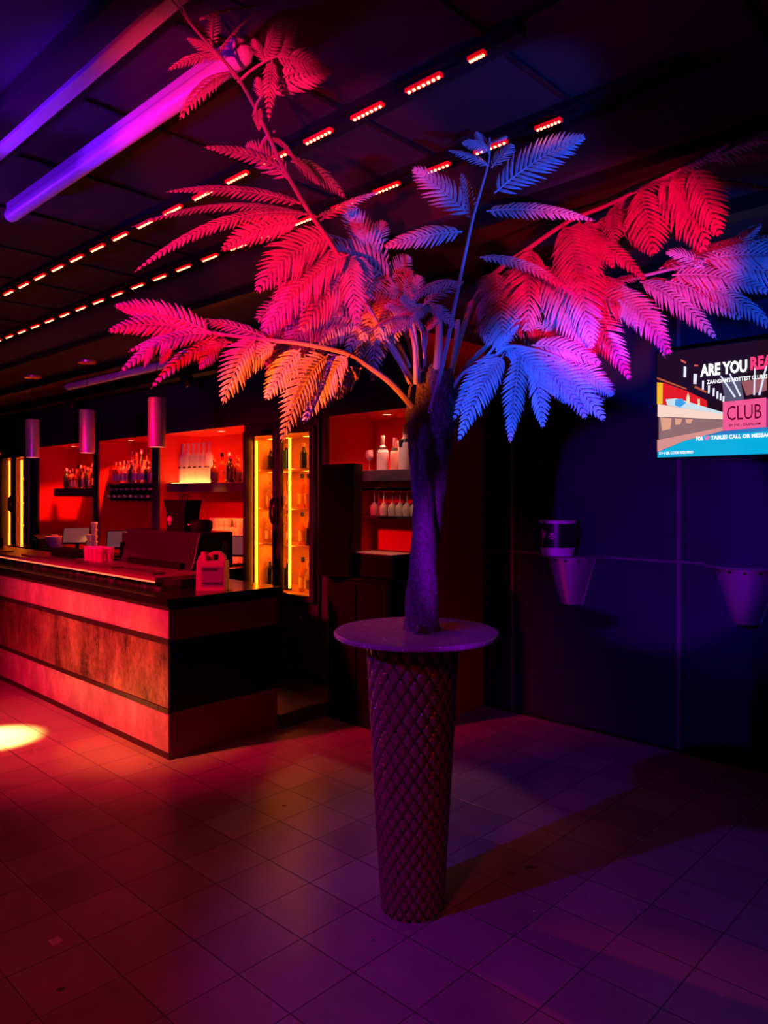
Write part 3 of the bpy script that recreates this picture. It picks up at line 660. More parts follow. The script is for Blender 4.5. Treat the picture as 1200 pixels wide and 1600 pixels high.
# 1  long orange / red frond on the left
frond([(645,636,2.92), (612,600,2.85), (575,572,2.78), (540,552,2.72), (470,537,2.65), (390,528,2.6), (300,515,2.55), (230,500,2.5)], (0.013, 0.004), [
    (512,556,2.69, 440,692,2.58, 34, 0.1, 0.22), (545,556,2.72, 474,662,2.66, 30, 0.25, 0.16), (470,545,2.66, 415,625,2.62, 26, 0.2, 0.1),
    (565,575,2.76, 500,640,2.72, 20, 0.3, 0.1), (400,530,2.6, 348,632,2.55, 31, 0.15, 0.22), (345,535,2.6, 312,578,2.55, 17, 0.2, 0.15),
    (362,535,2.62, 235,608,2.5, 20, 0.75, 0.28), (330,522,2.56, 187,582,2.45, 22, 0.35, 0.2), (300,515,2.55, 168,518,2.45, 22, 0.3, 0.1),
    (330,520,2.56, 178,478,2.48, 26, 0.2, 0.10), (420,530,2.62, 300,500,2.6, 20, 0.4, 0.08), (270,545,2.5, 250,570,2.48, 9, 0.2, 0.1),
    (240,540,2.48, 225,575,2.46, 8, 0.2, 0.1), (440,535,2.66, 385,575,2.7, 22, 0.4, 0.2), (350,525,2.6, 200,550,2.55, 20, 0.4, 0.15), (395,528,2.6, 330,505,2.7, 18, 0.5, 0.1),
    (430,538,2.62, 370,600,2.58, 22, 0.3, 0.2)], 1)
# 2  tall frond rising up to the left
frond([(648,600,2.95), (612,545,2.9), (575,480,2.84), (540,420,2.75), (510,370,2.68), (482,330,2.6), (448,272,2.48), (425,225,2.38), (402,175,2.28), (376,128,2.18), (355,100,2.1), (300,40,2.02), (283,8,2.0)], (0.011, 0.003), [
    (520,372,2.7, 400,458,2.6, 42, 0.05, 0.20), (545,398,2.72, 400,540,2.66, 42, 0.35, 0.24), (470,345,2.6, 345,392,2.56, 26, 0.2, 0.14),
    (480,335,2.58, 210,425,2.42, 20, 0.85, 0.22), (475,335,2.6, 205,355,2.5, 18, 0.85, 0.12), (470,318,2.55, 260,300,2.45, 18, 0.8, 0.10),
    (440,262,2.5, 318,230,2.42, 15, 0.5, 0.1), (450,280,2.52, 385,225,2.5, 24, 0.3, 0.05), (500,345,2.66, 592,300,2.7, 14, 0.8, 0.1), (495,340,2.66, 560,325,2.75, 18, 0.6, 0.1),
    (455,252,2.5, 540,310,2.6, 22, 0.75, 0.2), (450,240,2.45, 500,290,2.5, 16, 0.8, 0.1), (560,430,2.78, 470,520,2.7, 40, 0.2, 0.2), (520,390,2.72, 430,470,2.72, 28, 0.4, 0.2),
    (402,165,2.25, 405,205,2.2, 9, 0.1, 0.0), (545,400,2.76, 560,520,2.7, 24, 0.3, 0.2), (430,205,2.38, 402,238,2.4, 7, 0.6, 0.3), (420,215,2.38, 462,250,2.36, 7, 0.6, 0.2)], 2)
# 2b upper twigs of that frond
frond([(372,128,2.18), (395,108,2.14), (430,88,2.1), (465,80,2.08), (505,100,2.06)], (0.0045, 0.002), [
    (415,95,2.12, 440,30,2.03, 16, 0.2, 0.02), (430,88,2.1, 508,112,2.05, 20, 0.2, 0.1), (415,98,2.12, 395,60,2.1, 12, 0.3, 0.0), (440,88,2.1, 462,40,2.05, 12, 0.3, 0.0), (425,95,2.1, 420,190,2.06, 14, 0.4, 0.15)], 21)
frond([(400,190,2.27), (402,160,2.2), (430,130,2.15), (465,112,2.1), (520,112,2.06)], (0.0045, 0.002), [
    (418,145,2.18, 524,112,2.04, 26, 0.25, 0.16), (410,155,2.2, 402,120,2.2, 12, 0.2, 0.0)], 22)
frond([(368,122,2.16), (350,95,2.1), (318,60,2.05), (290,20,2.0), (272,-10,1.93)], (0.0045, 0.002), [
    (365,115,2.16, 280,188,2.1, 28, 0.5, 0.24), (345,90,2.1, 262,110,2.05, 15, 0.7, 0.2), (350,95,2.1, 292,60,2.05, 14, 0.8, 0.1), (318,60,2.04, 262,-8,1.93, 10, 0.85, 0.0),
    (340,85,2.08, 400,20,2.0, 14, 0.8, 0.1), (330,75,2.06, 335,10,1.95, 14, 0.6, 0.1), (312,30,2.0, 415,8,1.96, 16, 0.85, 0.05), (400,20,2.0, 345,-5,1.93, 12, 0.5, 0.1)], 23)
# 3  thick pink frond arching behind
frond([(655,590,3.02), (650,540,3.02), (640,490,3.0), (600,425,2.98), (560,390,2.96), (530,372,2.95), (480,360,2.95)], (0.012, 0.004), [
    (612,440,2.98, 518,388,2.9, 34, 0.15, 0.06), (585,410,3.0, 540,318,2.95, 26, 0.1, 0.04), (625,455,3.0, 565,535,2.88, 34, 0.3, 0.2), (600,435,3.0, 520,500,2.88, 40, 0.25, 0.2),
    (632,462,3.0, 588,540,2.85, 28, 0.4, 0.25), (560,395,2.96, 480,470,2.85, 34, 0.3, 0.2), (590,430,3.0, 410,515,2.78, 36, 0.35, 0.24), (640,480,3.0, 655,430,3.0, 18, 0.5, 0.1),
    (530,385,2.95, 430,430,2.85, 34, 0.2, 0.16), (610,440,3.0, 640,400,3.05, 20, 0.4, 0.1), (575,400,3.0, 600,345,3.0, 20, 0.4, 0.1), (640,470,2.98, 570,460,2.8, 30, 0.4, 0.1)], 3)
frond([(640,575,3.0), (620,535,3.0), (596,500,2.98), (560,478,2.95), (520,470,2.9), (470,490,2.85), (430,520,2.8), (395,540,2.75)], (0.010, 0.004), [
    (560,480,2.95, 500,555,2.82, 30, 0.4, 0.2), (520,475,2.9, 432,585,2.75, 36, 0.35, 0.2), (480,490,2.86, 420,600,2.76, 34, 0.3, 0.2), (590,500,2.98, 582,600,2.9, 24, 0.5, 0.2),
    (555,482,2.95, 505,545,2.92, 18, 0.7, 0.2), (600,500,3.0, 450,530,2.8, 30, 0.55, 0.2), (500,480,2.9, 400,500,2.85, 34, 0.4, 0.18), (440,515,2.8, 395,560,2.75, 22, 0.6, 0.15), (585,495,2.98, 600,560,2.95, 20, 0.5, 0.2)], 31)
frond([(655,600,3.04), (640,540,3.05), (625,500,3.05), (600,470,3.04), (575,440,3.02)], (0.008, 0.004), [
    (600,440,3.0, 555,345,2.95, 30, 0.2, 0.08), (585,430,3.0, 520,420,2.9, 30, 0.2, 0.1), (620,470,3.0, 610,545,2.9, 26, 0.4, 0.2), (600,460,3.0, 540,560,2.88, 28, 0.3, 0.2),
    (630,490,3.0, 640,420,3.0, 22, 0.3, 0.05), (570,420,3.0, 455,400,2.9, 34, 0.2, 0.12), (590,450,2.98, 470,560,2.84, 32, 0.3, 0.2), (560,430,2.98, 440,490,2.84, 34, 0.3, 0.18), (610,450,3.0, 645,465,2.95, 16, 0.3, 0.1)], 32)
# 4  thin blue frond in the middle, springing from the front of the trunk
frond([(672,645,2.84), (684,600,2.8), (698,540,2.78), (712,470,2.76), (722,420,2.75), (738,345,2.72), (752,295,2.7), (764,250,2.68), (765,215,2.66)], (0.0095, 0.003), [
    (772,302,2.68, 915,212,2.6, 34, 0.05, 0.10), (735,338,2.74, 645,262,2.74, 30, 0.1, 0.04), (760,330,2.72, 930,345,2.62, 18, 0.8, 0.10), (722,362,2.74, 598,386,2.7, 22, 0.75, 0.07),
    (750,402,2.74, 908,468,2.6, 15, 0.85, 0.16), (764,260,2.68, 700,235,2.66, 13, 0.7, 0.12), (766,235,2.66, 722,225,2.6, 14, 0.5, 0.1), (768,262,2.67, 800,225,2.66, 17, 0.3, 0.05),
    (765,225,2.66, 790,212,2.7, 13, 0.5, 0.05), (738,345,2.72, 720,270,2.78, 14, 0.4, 0.05), (715,440,2.76, 640,470,2.72, 16, 0.6, 0.14), (764,240,2.67, 745,205,2.7, 12, 0.5, 0.05)], 4)
# 5  inner blue leaves over the trunk
frond([(650,600,2.9), (648,545,2.86), (640,500,2.82), (652,485,2.8), (690,455,2.78), (720,440,2.76)], (0.010, 0.004), [
    (655,485,2.8, 600,480,2.74, 16, 0.3, 0.1), (660,478,2.78, 725,440,2.74, 18, 0.4, 0.1), (650,490,2.8, 612,520,2.76, 18, 0.4, 0.1), (665,475,2.8, 650,500,2.72, 14, 0.5, 0.1),
    (645,495,2.8, 575,520,2.74, 14, 0.7, 0.2), (665,480,2.8, 715,515,2.74, 14, 0.7, 0.2), (655,488,2.78, 625,465,2.7, 14, 0.2, 0.0)], 5)
# 6  lower right blue frond
frond([(712,625,2.95), (738,592,2.92), (765,565,2.88), (792,542,2.84), (830,545,2.8), (880,562,2.76), (925,600,2.72)], (0.010, 0.004), [
    (786,556,2.84, 716,690,2.74, 26, 0.1, 0.10), (812,556,2.82, 797,692,2.74, 22, 0.1, 0.04), (835,560,2.8, 848,670,2.74, 22, 0.15, 0.05), (860,565,2.78, 945,658,2.66, 28, 0.1, 0.10),
    (820,550,2.82, 910,640,2.7, 30, 0.25, 0.14), (895,575,2.75, 955,615,2.66, 22, 0.2, 0.1), (800,545,2.84, 870,620,2.74, 26, 0.3, 0.16), (880,565,2.76, 915,655,2.7, 24, 0.15, 0.08),
    (780,552,2.86, 745,610,2.84, 18, 0.3, 0.1), (830,540,2.82, 940,570,2.72, 26, 0.4, 0.1), (925,585,2.72, 958,618,2.68, 16, 0.1, 0.0)], 6)
# 7  upright red twig and long red frond to the right
frond([(700,600,2.98), (715,540,2.98), (728,500,2.98), (745,462,2.97), (775,425,2.95), (830,385,2.92), (890,345,2.88), (950,320,2.82), (1010,290,2.68), (1070,262,2.54), (1130,238,2.4), (1230,212,2.24)], (0.013, 0.004), [
    (775,425,2.95, 790,560,2.86, 40, 0.2, 0.12), (830,388,2.92, 825,520,2.84, 44, 0.2, 0.10), (880,352,2.88, 925,545,2.72, 46, 0.1, 0.10), (905,345,2.86, 900,470,2.78, 44, 0.15, 0.12),
    (850,420,2.9, 920,555,2.76, 40, 0.15, 0.10), (960,318,2.82, 1020,400,2.68, 32, 0.1, 0.14), (1000,295,2.7, 1022,398,2.62, 38, 0.15, 0.10), (1050,272,2.58, 1105,385,2.52, 38, 0.1, 0.14),
    (1080,264,2.52, 1125,370,2.46, 34, 0.15, 0.10), (1030,284,2.64, 1100,395,2.56, 38, 0.2, 0.16), (1110,252,2.40, 1225,208,2.18, 22, 0.6, 0.03), (1120,250,2.37, 1230,243,2.2, 24, 0.5, 0.03),
    (1100,285,2.52, 1215,298,2.42, 16, 0.85, 0.06), (900,370,2.86, 1010,440,2.72, 20, 0.6, 0.14), (930,350,2.84, 985,340,2.76, 18, 0.6, 0.06), (910,360,2.86, 960,420,2.76, 18, 0.3, 0.08),
    (990,302,2.7, 1100,264,2.5, 20, 0.7, 0.06), (775,430,2.95, 750,455,2.9, 16, 0.3, 0.1), (1060,264,2.54, 1140,225,2.34, 20, 0.6, 0.03), (755,470,2.96, 765,540,2.9, 24, 0.3, 0.1), (960,320,2.82, 960,380,2.74, 26, 0.2, 0.1)], 7)
# 8  far right dark blue / violet frond
frond([(705,605,3.05), (740,560,3.06), (800,510,3.06), (870,475,3.02), (950,445,2.96), (1030,425,2.88), (1110,405,2.8), (1230,375,2.7)], (0.012, 0.004), [
    (940,450,2.95, 1010,432,2.85, 18, 0.5, 0.1), (1030,420,2.88, 1215,368,2.68, 34, 0.45, 0.06), (1100,405,2.8, 1225,400,2.66, 34, 0.35, 0.08), (1050,430,2.86, 1210,460,2.7, 26, 0.55, 0.10),
    (1120,410,2.8, 1230,438,2.68, 34, 0.3, 0.08), (900,470,3.0, 985,595,2.86, 30, 0.3, 0.16), (870,480,3.02, 930,560,2.9, 30, 0.4, 0.12), (960,455,2.95, 1048,555,2.8, 30, 0.3, 0.16),
    (920,460,2.98, 1040,520,2.85, 30, 0.45, 0.14), (1000,440,2.9, 1120,530,2.78, 28, 0.45, 0.18), (1040,440,2.88, 1160,500,2.74, 28, 0.5, 0.14), (1080,440,2.84, 1215,520,2.7, 28, 0.5, 0.14),
    (860,485,3.02, 890,600,2.92, 26, 0.35, 0.12), (980,450,2.92, 895,460,2.8, 14, 0.5, 0.2), (840,500,3.04, 770,520,3.0, 20, 0.5, 0.1), (800,510,3.06, 740,520,3.0, 20, 0.5, 0.1),
    (1100,420,2.8, 1040,395,2.8, 16, 0.4, 0.2), (1130,405,2.78, 1190,350,2.7, 18, 0.5, 0.1), (820,505,3.04, 880,560,2.95, 26, 0.4, 0.1), (1000,470,2.9, 1040,560,2.85, 16, 0.4, 0.1)], 8)
bk = BACK.build('rear_leaves', M_leaf, palm); bk['kind'] = 'stuff'
# small side shoots and cut leaf stalks on the crown
frond([(700,620,2.92), (722,585,2.9), (755,562,2.88), (800,508,2.82), (812,498,2.8)], (0.007, 0.004), [(775,548,2.86, 812,506,2.78, 10, 0.3, 0.0)], 9)
frond([(662,560,2.93), (668,520,2.9), (664,508,2.88)], (0.005, 0.003), [(664,518,2.9, 690,492,2.84, 9, 0.1, 0.1), (662,520,2.9, 648,495,2.86, 7, 0.2, 0.0)], 10)
for k, (a, b, r) in enumerate((((652,600,2.93), (645,500,2.9), 0.012), ((665,595,2.96), (659,510,2.96), 0.010), ((682,590,2.92), (686,478,2.9), 0.016), ((700,600,2.95), (716,500,2.95), 0.011), ((650,608,2.96), (608,530,3.0), 0.008), ((640,600,2.98), (596,516,3.02), 0.006))):
    MB().tube(bez([P(*a)-O, (P(*a)+P(*b))/2-O+Vector((0.006, 0, 0)), P(*b)-O], 5), [r*(1.15-0.03*i) for i in range(11)], 10).build('cut_stalk', M_stem, palm, smooth=True)
MB().lathe([(0, 0), (0.006, 0.001), (0.0065, 0.006), (0, 0.008)], seg=10, M=Matrix.Translation(P(672,643,2.815)-O)).build('screw_head', mat('screw_steel', (0.8, 0.8, 0.8), 0.2, 0.9), palm)

# ================================================================== BACK BAR
M_shelf = mat('dark_shelf', (0.07, 0.05, 0.09), 0.4)
def shelf(x0, x1, z0, z1, y0, label):
    o = MB().box(x0, x1, y0, 4.499, z0, z1).build('wall_shelf', M_shelf, None, bevel=0.003)
    tag(o, label, 'shelf', 'shelves in the red recesses')
shelf(-4.428, -3.502, 1.745, 1.83, 4.08, 'dark shelf holding the champagne bottles above the hanging glasses')
shelf(-7.076, -5.562, 1.665, 1.755, 4.08, 'dark shelf holding the row of tall frosted bottles, left of the large fridge')
shelf(-9.98, -8.605, 1.61, 1.715, 4.08, 'bluish shelf holding mixed bottles behind the middle pendant lamp')
shelf(-8.466, -7.224, 1.75, 1.77, 4.08, 'dark shelf carrying the display bottles above the bottle rack')
shelf(-4.428, -3.502, 1.455, 1.475, 4.12, 'thin dark shelf below the hanging wine glasses')
# back counters
bc = thing('back_counter', 'dark counter below the red recesses behind the bar', 'counter', (-7.9, 3.6, 0.02))
MB().box(-2.34, 2.34, 0.03, 0.38, 0, 0.92).build('cabinet_body', M_black, bc)
MB().box(-2.34, 2.34, 0.0, 0.38, 0.92, 0.955).build('counter_top', M_blackgl, bc, bevel=0.003)
for k in range(6): MB().box(-2.3+0.77*k, -1.56+0.77*k, 0.015, 0.03, 0.05, 0.88).build('door', M_pier, bc)
cab = thing('black_cabinet', 'black cabinet under the loudspeaker in front of the champagne recess', 'cabinet', (-3.76, 3.82, 0.0))
MB().box(-0.30, 0.31, -0.16, 0.17, 0.0, 1.03).build('cabinet_body', M_black, cab)
MB().box(-0.31, 0.315, -0.175, 0.17, 1.03, 1.055).build('cabinet_top', M_blackgl, cab, bevel=0.003)
for k in (0, 1): MB().box(-0.29+0.3*k, -0.01+0.3*k, -0.172, -0.16, 0.06, 1.0).build('door', M_black, cab)
bf = thing('black_appliance', 'low black appliance with a metal rim on the cabinet right of the loudspeaker', 'appliance', (-3.66, 3.86, 1.055))
MB().box(-0.2, 0.2, -0.16, 0.16, 0, 0.165).build('appliance_body', M_black, bf, bevel=0.01)
MB().box(-0.205, 0.205, -0.165, 0.165, 0.165, 0.172).build('rim', M_steel, bf)
ls = thing('column_loudspeaker', 'tall plain black loudspeaker standing on the black cabinet beside the fridge', 'loudspeaker', (-3.95, 3.66, 1.055), math.radians(26))
MB().prism([(-0.135,-0.1,0), (0.135,-0.1,0), (0.15,-0.1,0.81), (-0.115,-0.1,0.80)], (0, 0.2, 0)).build('speaker_cabinet', M_black, ls, bevel=0.006)
MB().prism([(-0.12,-0.106,0.02), (0.12,-0.106,0.02), (0.135,-0.106,0.79), (-0.10,-0.106,0.78)], (0, 0.006, 0)).build('grille', mat('grille_cloth', (0.006, 0.006, 0.006), 0.8, spec=0.1, bump=0.4, bscale=200), ls)

# ---- fridges
def fridge(x0, x1, label, loc_y=3.95):
    wd = x1-x0; f = thing('glass_door_fridge', label, 'fridge', (x0, loc_y, 0.10), 0, 'tall glass-door bottle fridges')
    D = 0.5
    cs = MB()
    cs.box(0, 0.035, 0, D, 0, 2.16).box(wd-0.035, wd, 0, D, 0, 2.16).box(0.035, wd-0.035, 0, D, 2.09, 2.16).box(0.035, wd-0.035, 0.0, D, 0.0, 0.66)
    cs.build('cabinet', M_frame, f, bevel=0.004)
    li = MB().box(0.035, wd-0.035, D-0.03, D, 0.66, 2.09); li.box(0.035, 0.05, 0.06, D-0.03, 0.66, 2.09).box(wd-0.05, wd-0.035, 0.06, D-0.03, 0.66, 2.09).box(0.05, wd-0.05, 0.05, D-0.03, 0.66, 0.70).box(0.05, wd-0.05, 0.05, D-0.03, 2.06, 2.09)
    li.build('lining', M_fint, f)
    for z in (0.745+0.36, 1.42, 1.765): MB().box(0.05, wd-0.05, 0.09, D-0.04, z-0.012, z).build('shelf', M_fint, f)
    mid = wd/2
    for a, b, s_ in ((0.012, mid-0.004, 1), (mid+0.004, wd-0.012, -1)):
        d = MB(); z0, z1 = 0.665, 2.10
        d.box(a, a+0.05, -0.045, -0.004, z0, z1).box(b-0.05, b, -0.045, -0.004, z0, z1).box(a+0.05, b-0.05, -0.045, -0.004, z0, z0+0.05).box(a+0.05, b-0.05, -0.045, -0.004, z1-0.05, z1)
        do = d.build('door', M_frame, f, bevel=0.003)
        MB().box(a+0.05, b-0.05, -0.028, -0.022, z0+0.05, z1-0.05).build('glass_pane', M_glass, do)
        hx = (b-0.022) if s_ > 0 else (a+0.022)
        MB().tube([(hx,-0.045,1.29), (hx,-0.075,1.31), (hx,-0.085,1.37), (hx,-0.085,1.43), (hx,-0.075,1.49), (hx,-0.045,1.51)], 0.012, 8).build('handle', M_blackgl, do, smooth=True)
    for lx in (0.065, mid+0.045):
        MB().tube([(lx, 0.07, 0.74), (lx, 0.07, 2.02)], 0.011 if lx > 0.1 else 0.007, 8).build('light_tube', M_amber, f)
    lg = MB().box(mid*0.2, mid*0.85, -0.006, 0.002, 0.08, 0.52)
    for k in range(8): lg.box(mid*0.25, mid*0.8, -0.01, -0.006, 0.12+0.045*k, 0.135+0.045*k)
    lg.build('vent_grille', M_black, f)
    MB().lathe([(0.0, 0.006), (0.012, 0.004), (0.013, 0)], seg=14, M=Matrix.Translation((wd*0.78, 0, 0.52)) @ Matrix.Rotation(math.pi/2, 4, 'X')).build('lock', M_steel, f)
    return f
fr = fridge(-5.49, -4.51, 'tall glass-door bottle fridge glowing amber, just left of the loudspeaker')
f2 = dup(fr, (-11.45, 3.95, 0.10), None, 'tall glass-door fridge with a yellow light tube at the far left of the bar')
def fglow(x, y, z, p):
    l = bpy.data.lights.new('fridge_lamp', 'AREA'); l.energy = p; l.color = (1.0, 0.22, 0.008); l.shape = 'RECTANGLE'; l.size = 0.3; l.size_y = 0.05
    o = bpy.data.objects.new('fridge_lamp', l); COL.objects.link(o); o.location = (x, y, z); o.rotation_euler = (0, 0, 0)
for z in (2.14, 1.84, 1.50, 1.18):
    fglow(-5.25, 4.14, z, 1.0); fglow(-4.75, 4.14, z, 1.6)
# ---- bottle builder
def bottle(name, label, cat, h, r, glass, cap, labm=None, neck=0.013, body=0.58, shoulder=0.16, loc=(0,0,0), group=None, capfoil=0.14):
    t = thing(name, label, cat, loc, random.uniform(-0.5, 0.5), group)
    zb, zs = h*body, h*(body+shoulder)
    prof = [(0, 0), (r*0.9, 0), (r, r*0.15), (r, zb), (r*0.93, zb+(zs-zb)*0.3), (r*0.6, zb+(zs-zb)*0.7), (neck*1.1, zs), (neck, h*0.9), (neck*1.1, h*0.985), (neck, h*0.99), (0, h*0.99)]
    MB().lathe(prof, seg=16).build('bottle_glass', glass, t, smooth=True)
    MB().lathe([(neck*1.22, h*(1-capfoil)), (neck*1.3, h*(1-capfoil)+0.003), (neck*1.25, h*0.995), (neck*0.9, h), (0, h)], seg=12).build('cap', cap, t, smooth=True)
    if labm: MB().lathe([(r*1.0, h*0.13), (r*1.03, h*0.13), (r*1.03, h*0.42), (r*1.0, h*0.42)], seg=16).build('label', labm, t, smooth=True)
    return t
G_frost = mat('frosted_glass', (0.85, 0.75, 0.66), 0.35, trans=0.35, ior=1.3)
G_dark = mat('dark_green_glass', (0.02, 0.035, 0.02), 0.08)
G_brown = mat('brown_glass', (0.10, 0.035, 0.012), 0.08, trans=0.3)
G_clear = mat('bottle_clear_glass', (0.92, 0.85, 0.78), 0.05, trans=0.85, ior=1.2)
G_amber = mat('amber_spirit', (0.95, 0.42, 0.08), 0.06, trans=0.75, ior=1.25)
G_red = mat('red_spirit', (0.7, 0.05, 0.03), 0.08, trans=0.3)
K_white = mat('cream_label', (0.7, 0.6, 0.48), 0.5); K_yel = mat('yellow_label', (0.85, 0.5, 0.03), 0.5)
K_blk = mat('black_label', (0.02, 0.02, 0.03), 0.4); K_gold = mat('gold_foil', (0.8, 0.5, 0.15), 0.3, 0.8)
K_pink = mat('pink_foil', (0.8, 0.35, 0.4), 0.35, 0.3); K_grn = mat('green_label', (0.05, 0.3, 0.15), 0.5)
# tall frosted magnums
YB_ = 4.26
g = 'tall frosted vodka-style bottles in a row'
z0 = 1.755
fb = bottle('frosted_bottle', 'tall frosted bottle in the row standing on the recess shelf left of the fridge', 'bottle', 0.42, 0.046, G_frost, K_white, None, 0.016, 0.66, 0.10, (-6.56, YB_, z0), g, 0.03)
mk = MB()
for k in range(5): mk.box(-0.03+0.012*k, -0.022+0.012*k, -0.0485, -0.045, 0.155+0.004*(k % 2), 0.168+0.005*(k % 3))
mk.build('printed_mark', K_blk, fb)
ORD = ['first', 'second', 'third', 'fourth', 'fifth', 'sixth', 'seventh', 'eighth', 'ninth', 'tenth', 'eleventh', 'twelfth']
fb['label'] = 'tall frosted bottle, first from the right in the row on the recess shelf'
for k in range(1, 6): dup(fb, (-6.56-0.1*k, YB_, z0), 0, 'tall frosted bottle, %s from the right in the row on the recess shelf' % ORD[k])
# the shelf's light panel below them
lp = MB().box(-7.06, -6.48, 4.12, 4.40, 1.755, 1.760).build('shelf_light_panel', mat('glow_panel', (1, 0.6, 0.3), 0.5, emit=(1.0, 0.35, 0.08), es=9), None)
tag(lp, 'thin glowing orange light panel under the row of tall frosted bottles', 'light panel')
for o in [x for x in bpy.data.objects if x.name.startswith('frosted_bottle')]: o.location.z = 1.760
# small mixed bottles on the same shelf
mixes = [('amber', 0.30, 0.036, G_amber, K_blk, K_yel), ('dark', 0.27, 0.038, G_dark, K_pink, K_blk), ('brown', 0.24, 0.04, G_brown, K_gold, K_blk), ('clear', 0.26, 0.038, G_clear, K_gold, K_white), ('red', 0.25, 0.036, G_red, K_gold, K_white)]
def mixrow(x0, x1, n, y, z, words, grp, seq, hs=1.0, rows=1):
    i = 0
    for rr_ in range(rows):
        for k in range(n):
            nm, h, r, gl, cpm, lb = mixes[seq[(i) % len(seq)]]
            x = x0 + (x1-x0)*(k+0.5)/n + random.uniform(-0.008, 0.008)
            key = (nm, round(hs, 2))
            lab_ = '%s bottle %s %s' % ({'amber': 'amber', 'dark': 'very dark', 'brown': 'brown', 'clear': 'clear glass', 'red': 'red'}[nm], ORD[k] + ' from left', words)
            if key in PROTO: dup(PROTO[key], (x, y+0.1*rr_, z), random.uniform(-3, 3), lab_, grp)
            else: PROTO[key] = bottle(nm+'_bottle' if nm not in ('clear', 'dark') else ('spirit_bottle' if nm == 'clear' else 'wine_bottle'), lab_, 'bottle', h*hs, r*min(hs, 1.0), gl, cpm, lb, loc=(x, y, z), group=grp)
            i += 1
PROTO = {}
mixrow(-6.44, -5.62, 6, 4.20, 1.755, 'among mixed ones beside the frosted row', 'mixed bottles right of the frosted row', [2, 0, 1, 2, 4, 3])
mixrow(-6.40, -5.62, 5, 4.34, 1.755, 'in the rear rank near the fridge', 'second rank of mixed bottles', [1, 2, 4, 3, 3], 1.15)
mixrow(-9.90, -9.10, 9, 4.20, 1.715, 'on the bluish shelf', 'mixed bottles on the bluish shelf', [1, 2, 3, 4, 0, 2, 3, 1, 4])
mixrow(-9.85, -9.15, 7, 4.33, 1.715, 'in the rear rank on the bluish shelf', 'rear rank on the bluish shelf', [2, 1, 3, 2, 4, 1, 0], 1.15)
# yellow labelled champagne + tall clear decanters
yb = bottle('champagne_bottle', 'dark bottle with a bright yellow band, left one of the pair on the bluish shelf', 'bottle', 0.30, 0.042, G_dark, K_yel, K_yel, loc=(-9.05, 4.2, 1.715), capfoil=0.4)
dup(yb, (-8.93, 4.2, 1.715), 0.3, 'dark bottle with a bright yellow band, right one of the pair on the bluish shelf')
tcg = 'tall clear decanter bottles on the bluish shelf'
td = bottle('decanter_bottle', 'tall clear decanter bottle lit orange behind the middle pendant lamp', 'bottle', 0.48, 0.06, G_frost, K_white, None, 0.02, 0.7, 0.08, (-8.83, 4.22, 1.715), tcg, 0.03)
dup(td, (-8.70, 4.22, 1.715), 0)
# display niche: clear bottles in front, framed boxes behind
mixrow(-8.42, -7.28, 12, 4.15, 1.77, 'over the bottle rack', 'bottles on the shelf over the rack', [4, 4, 3, 3, 2, 3, 4, 3, 2, 3, 4, 1])
mixrow(-8.40, -7.28, 9, 4.34, 1.77, 'in the tall rear rank over the bottle rack', 'tall rear rank over the rack', [3, 4, 1, 3, 2, 1, 3, 2, 3], 1.5)
# bottle rack
rk = thing('bottle_rack', 'black two-row rack of lying bottles below the display shelf', 'rack', (-7.84, 4.28, 1.565))
MB().box(-0.60, 0.61, -0.17, 0.2, 0.0, 0.015).box(-0.60, 0.61, -0.13, 0.2, 0.09, 0.098).box(-0.60, 0.61, 0.18, 0.2, 0.015, 0.18).box(-0.60, -0.59, -0.17, 0.2, 0.015, 0.18).box(0.60, 0.61, -0.17, 0.2, 0.015, 0.18).build('rack_frame', M_black, rk)
def lying(label, loc, cm, grp):
    t = thing('lying_bottle', label, 'bottle', loc, 0, grp); R = Matrix.Rotation(math.pi/2, 4, 'X')
    MB().lathe([(0, -0.15), (0.034, -0.15), (0.034, 0.03), (0.014, 0.09), (0.013, 0.13), (0, 0.13)], seg=12, M=R).build('bottle_glass', G_dark, t, smooth=True)
    MB().lathe([(0.0145, 0.11), (0.016, 0.138), (0.013, 0.141), (0, 0.141)], seg=10, M=R).build('cap', cm, t, smooth=True)
    return t
l1 = lying('dark bottle lying in the upper row of the black rack', (-8.38, 4.22, 1.565+0.132), K_white, 'upper row in the bottle rack')
l2 = lying('dark bottle lying in the lower row of the black rack', (-8.35, 4.18, 1.565+0.05), mat('pale_green_cap', (0.5, 0.85, 0.6), 0.3), 'lower row in the bottle rack')
for k in range(1, 9):
    dup(l1, (-8.38+0.13*k, 4.22, 1.565+0.132)); dup(l2, (-8.35+0.13*k, 4.18, 1.565+0.05))
# champagne recess
cg = 'sparkling wine bottles in the right recess'
def X4(px, Y=4.2): return pxX(px, Y)
cb_ = bottle('champagne_bottle', 'pale champagne bottle with black bow, left of the pink one', 'bottle', 0.275, 0.047, mat('pearl_bottle', (0.85, 0.75, 0.8), 0.3), K_white, None, 0.015, 0.5, 0.22, (X4(598), 4.2, 1.83), cg, 0.22)
MB().lathe([(0.036, 0.165), (0.041, 0.165), (0.034, 0.185), (0.030, 0.185)], seg=14).box(-0.012, 0.012, -0.05, -0.036, 0.135, 0.175).build('neck_bow', K_blk, cb_)
pk = bottle('champagne_bottle', 'smaller pink-foiled sparkling bottle between the two pale champagne bottles', 'bottle', 0.255, 0.04, mat('rose_bottle', (0.75, 0.4, 0.3), 0.3), K_pink, None, 0.014, 0.5, 0.2, (X4(612), 4.24, 1.83), cg, 0.3)
MB().lathe([(0.028, 0.155), (0.033, 0.155), (0.027, 0.175), (0.023, 0.175)], seg=14).build('neck_bow', K_blk, pk)
m3 = dup(cb_, (X4(634), 4.2, 1.83), 0, 'largest pale champagne bottle with black bow, next to the palm trunk', cg, 1.27)
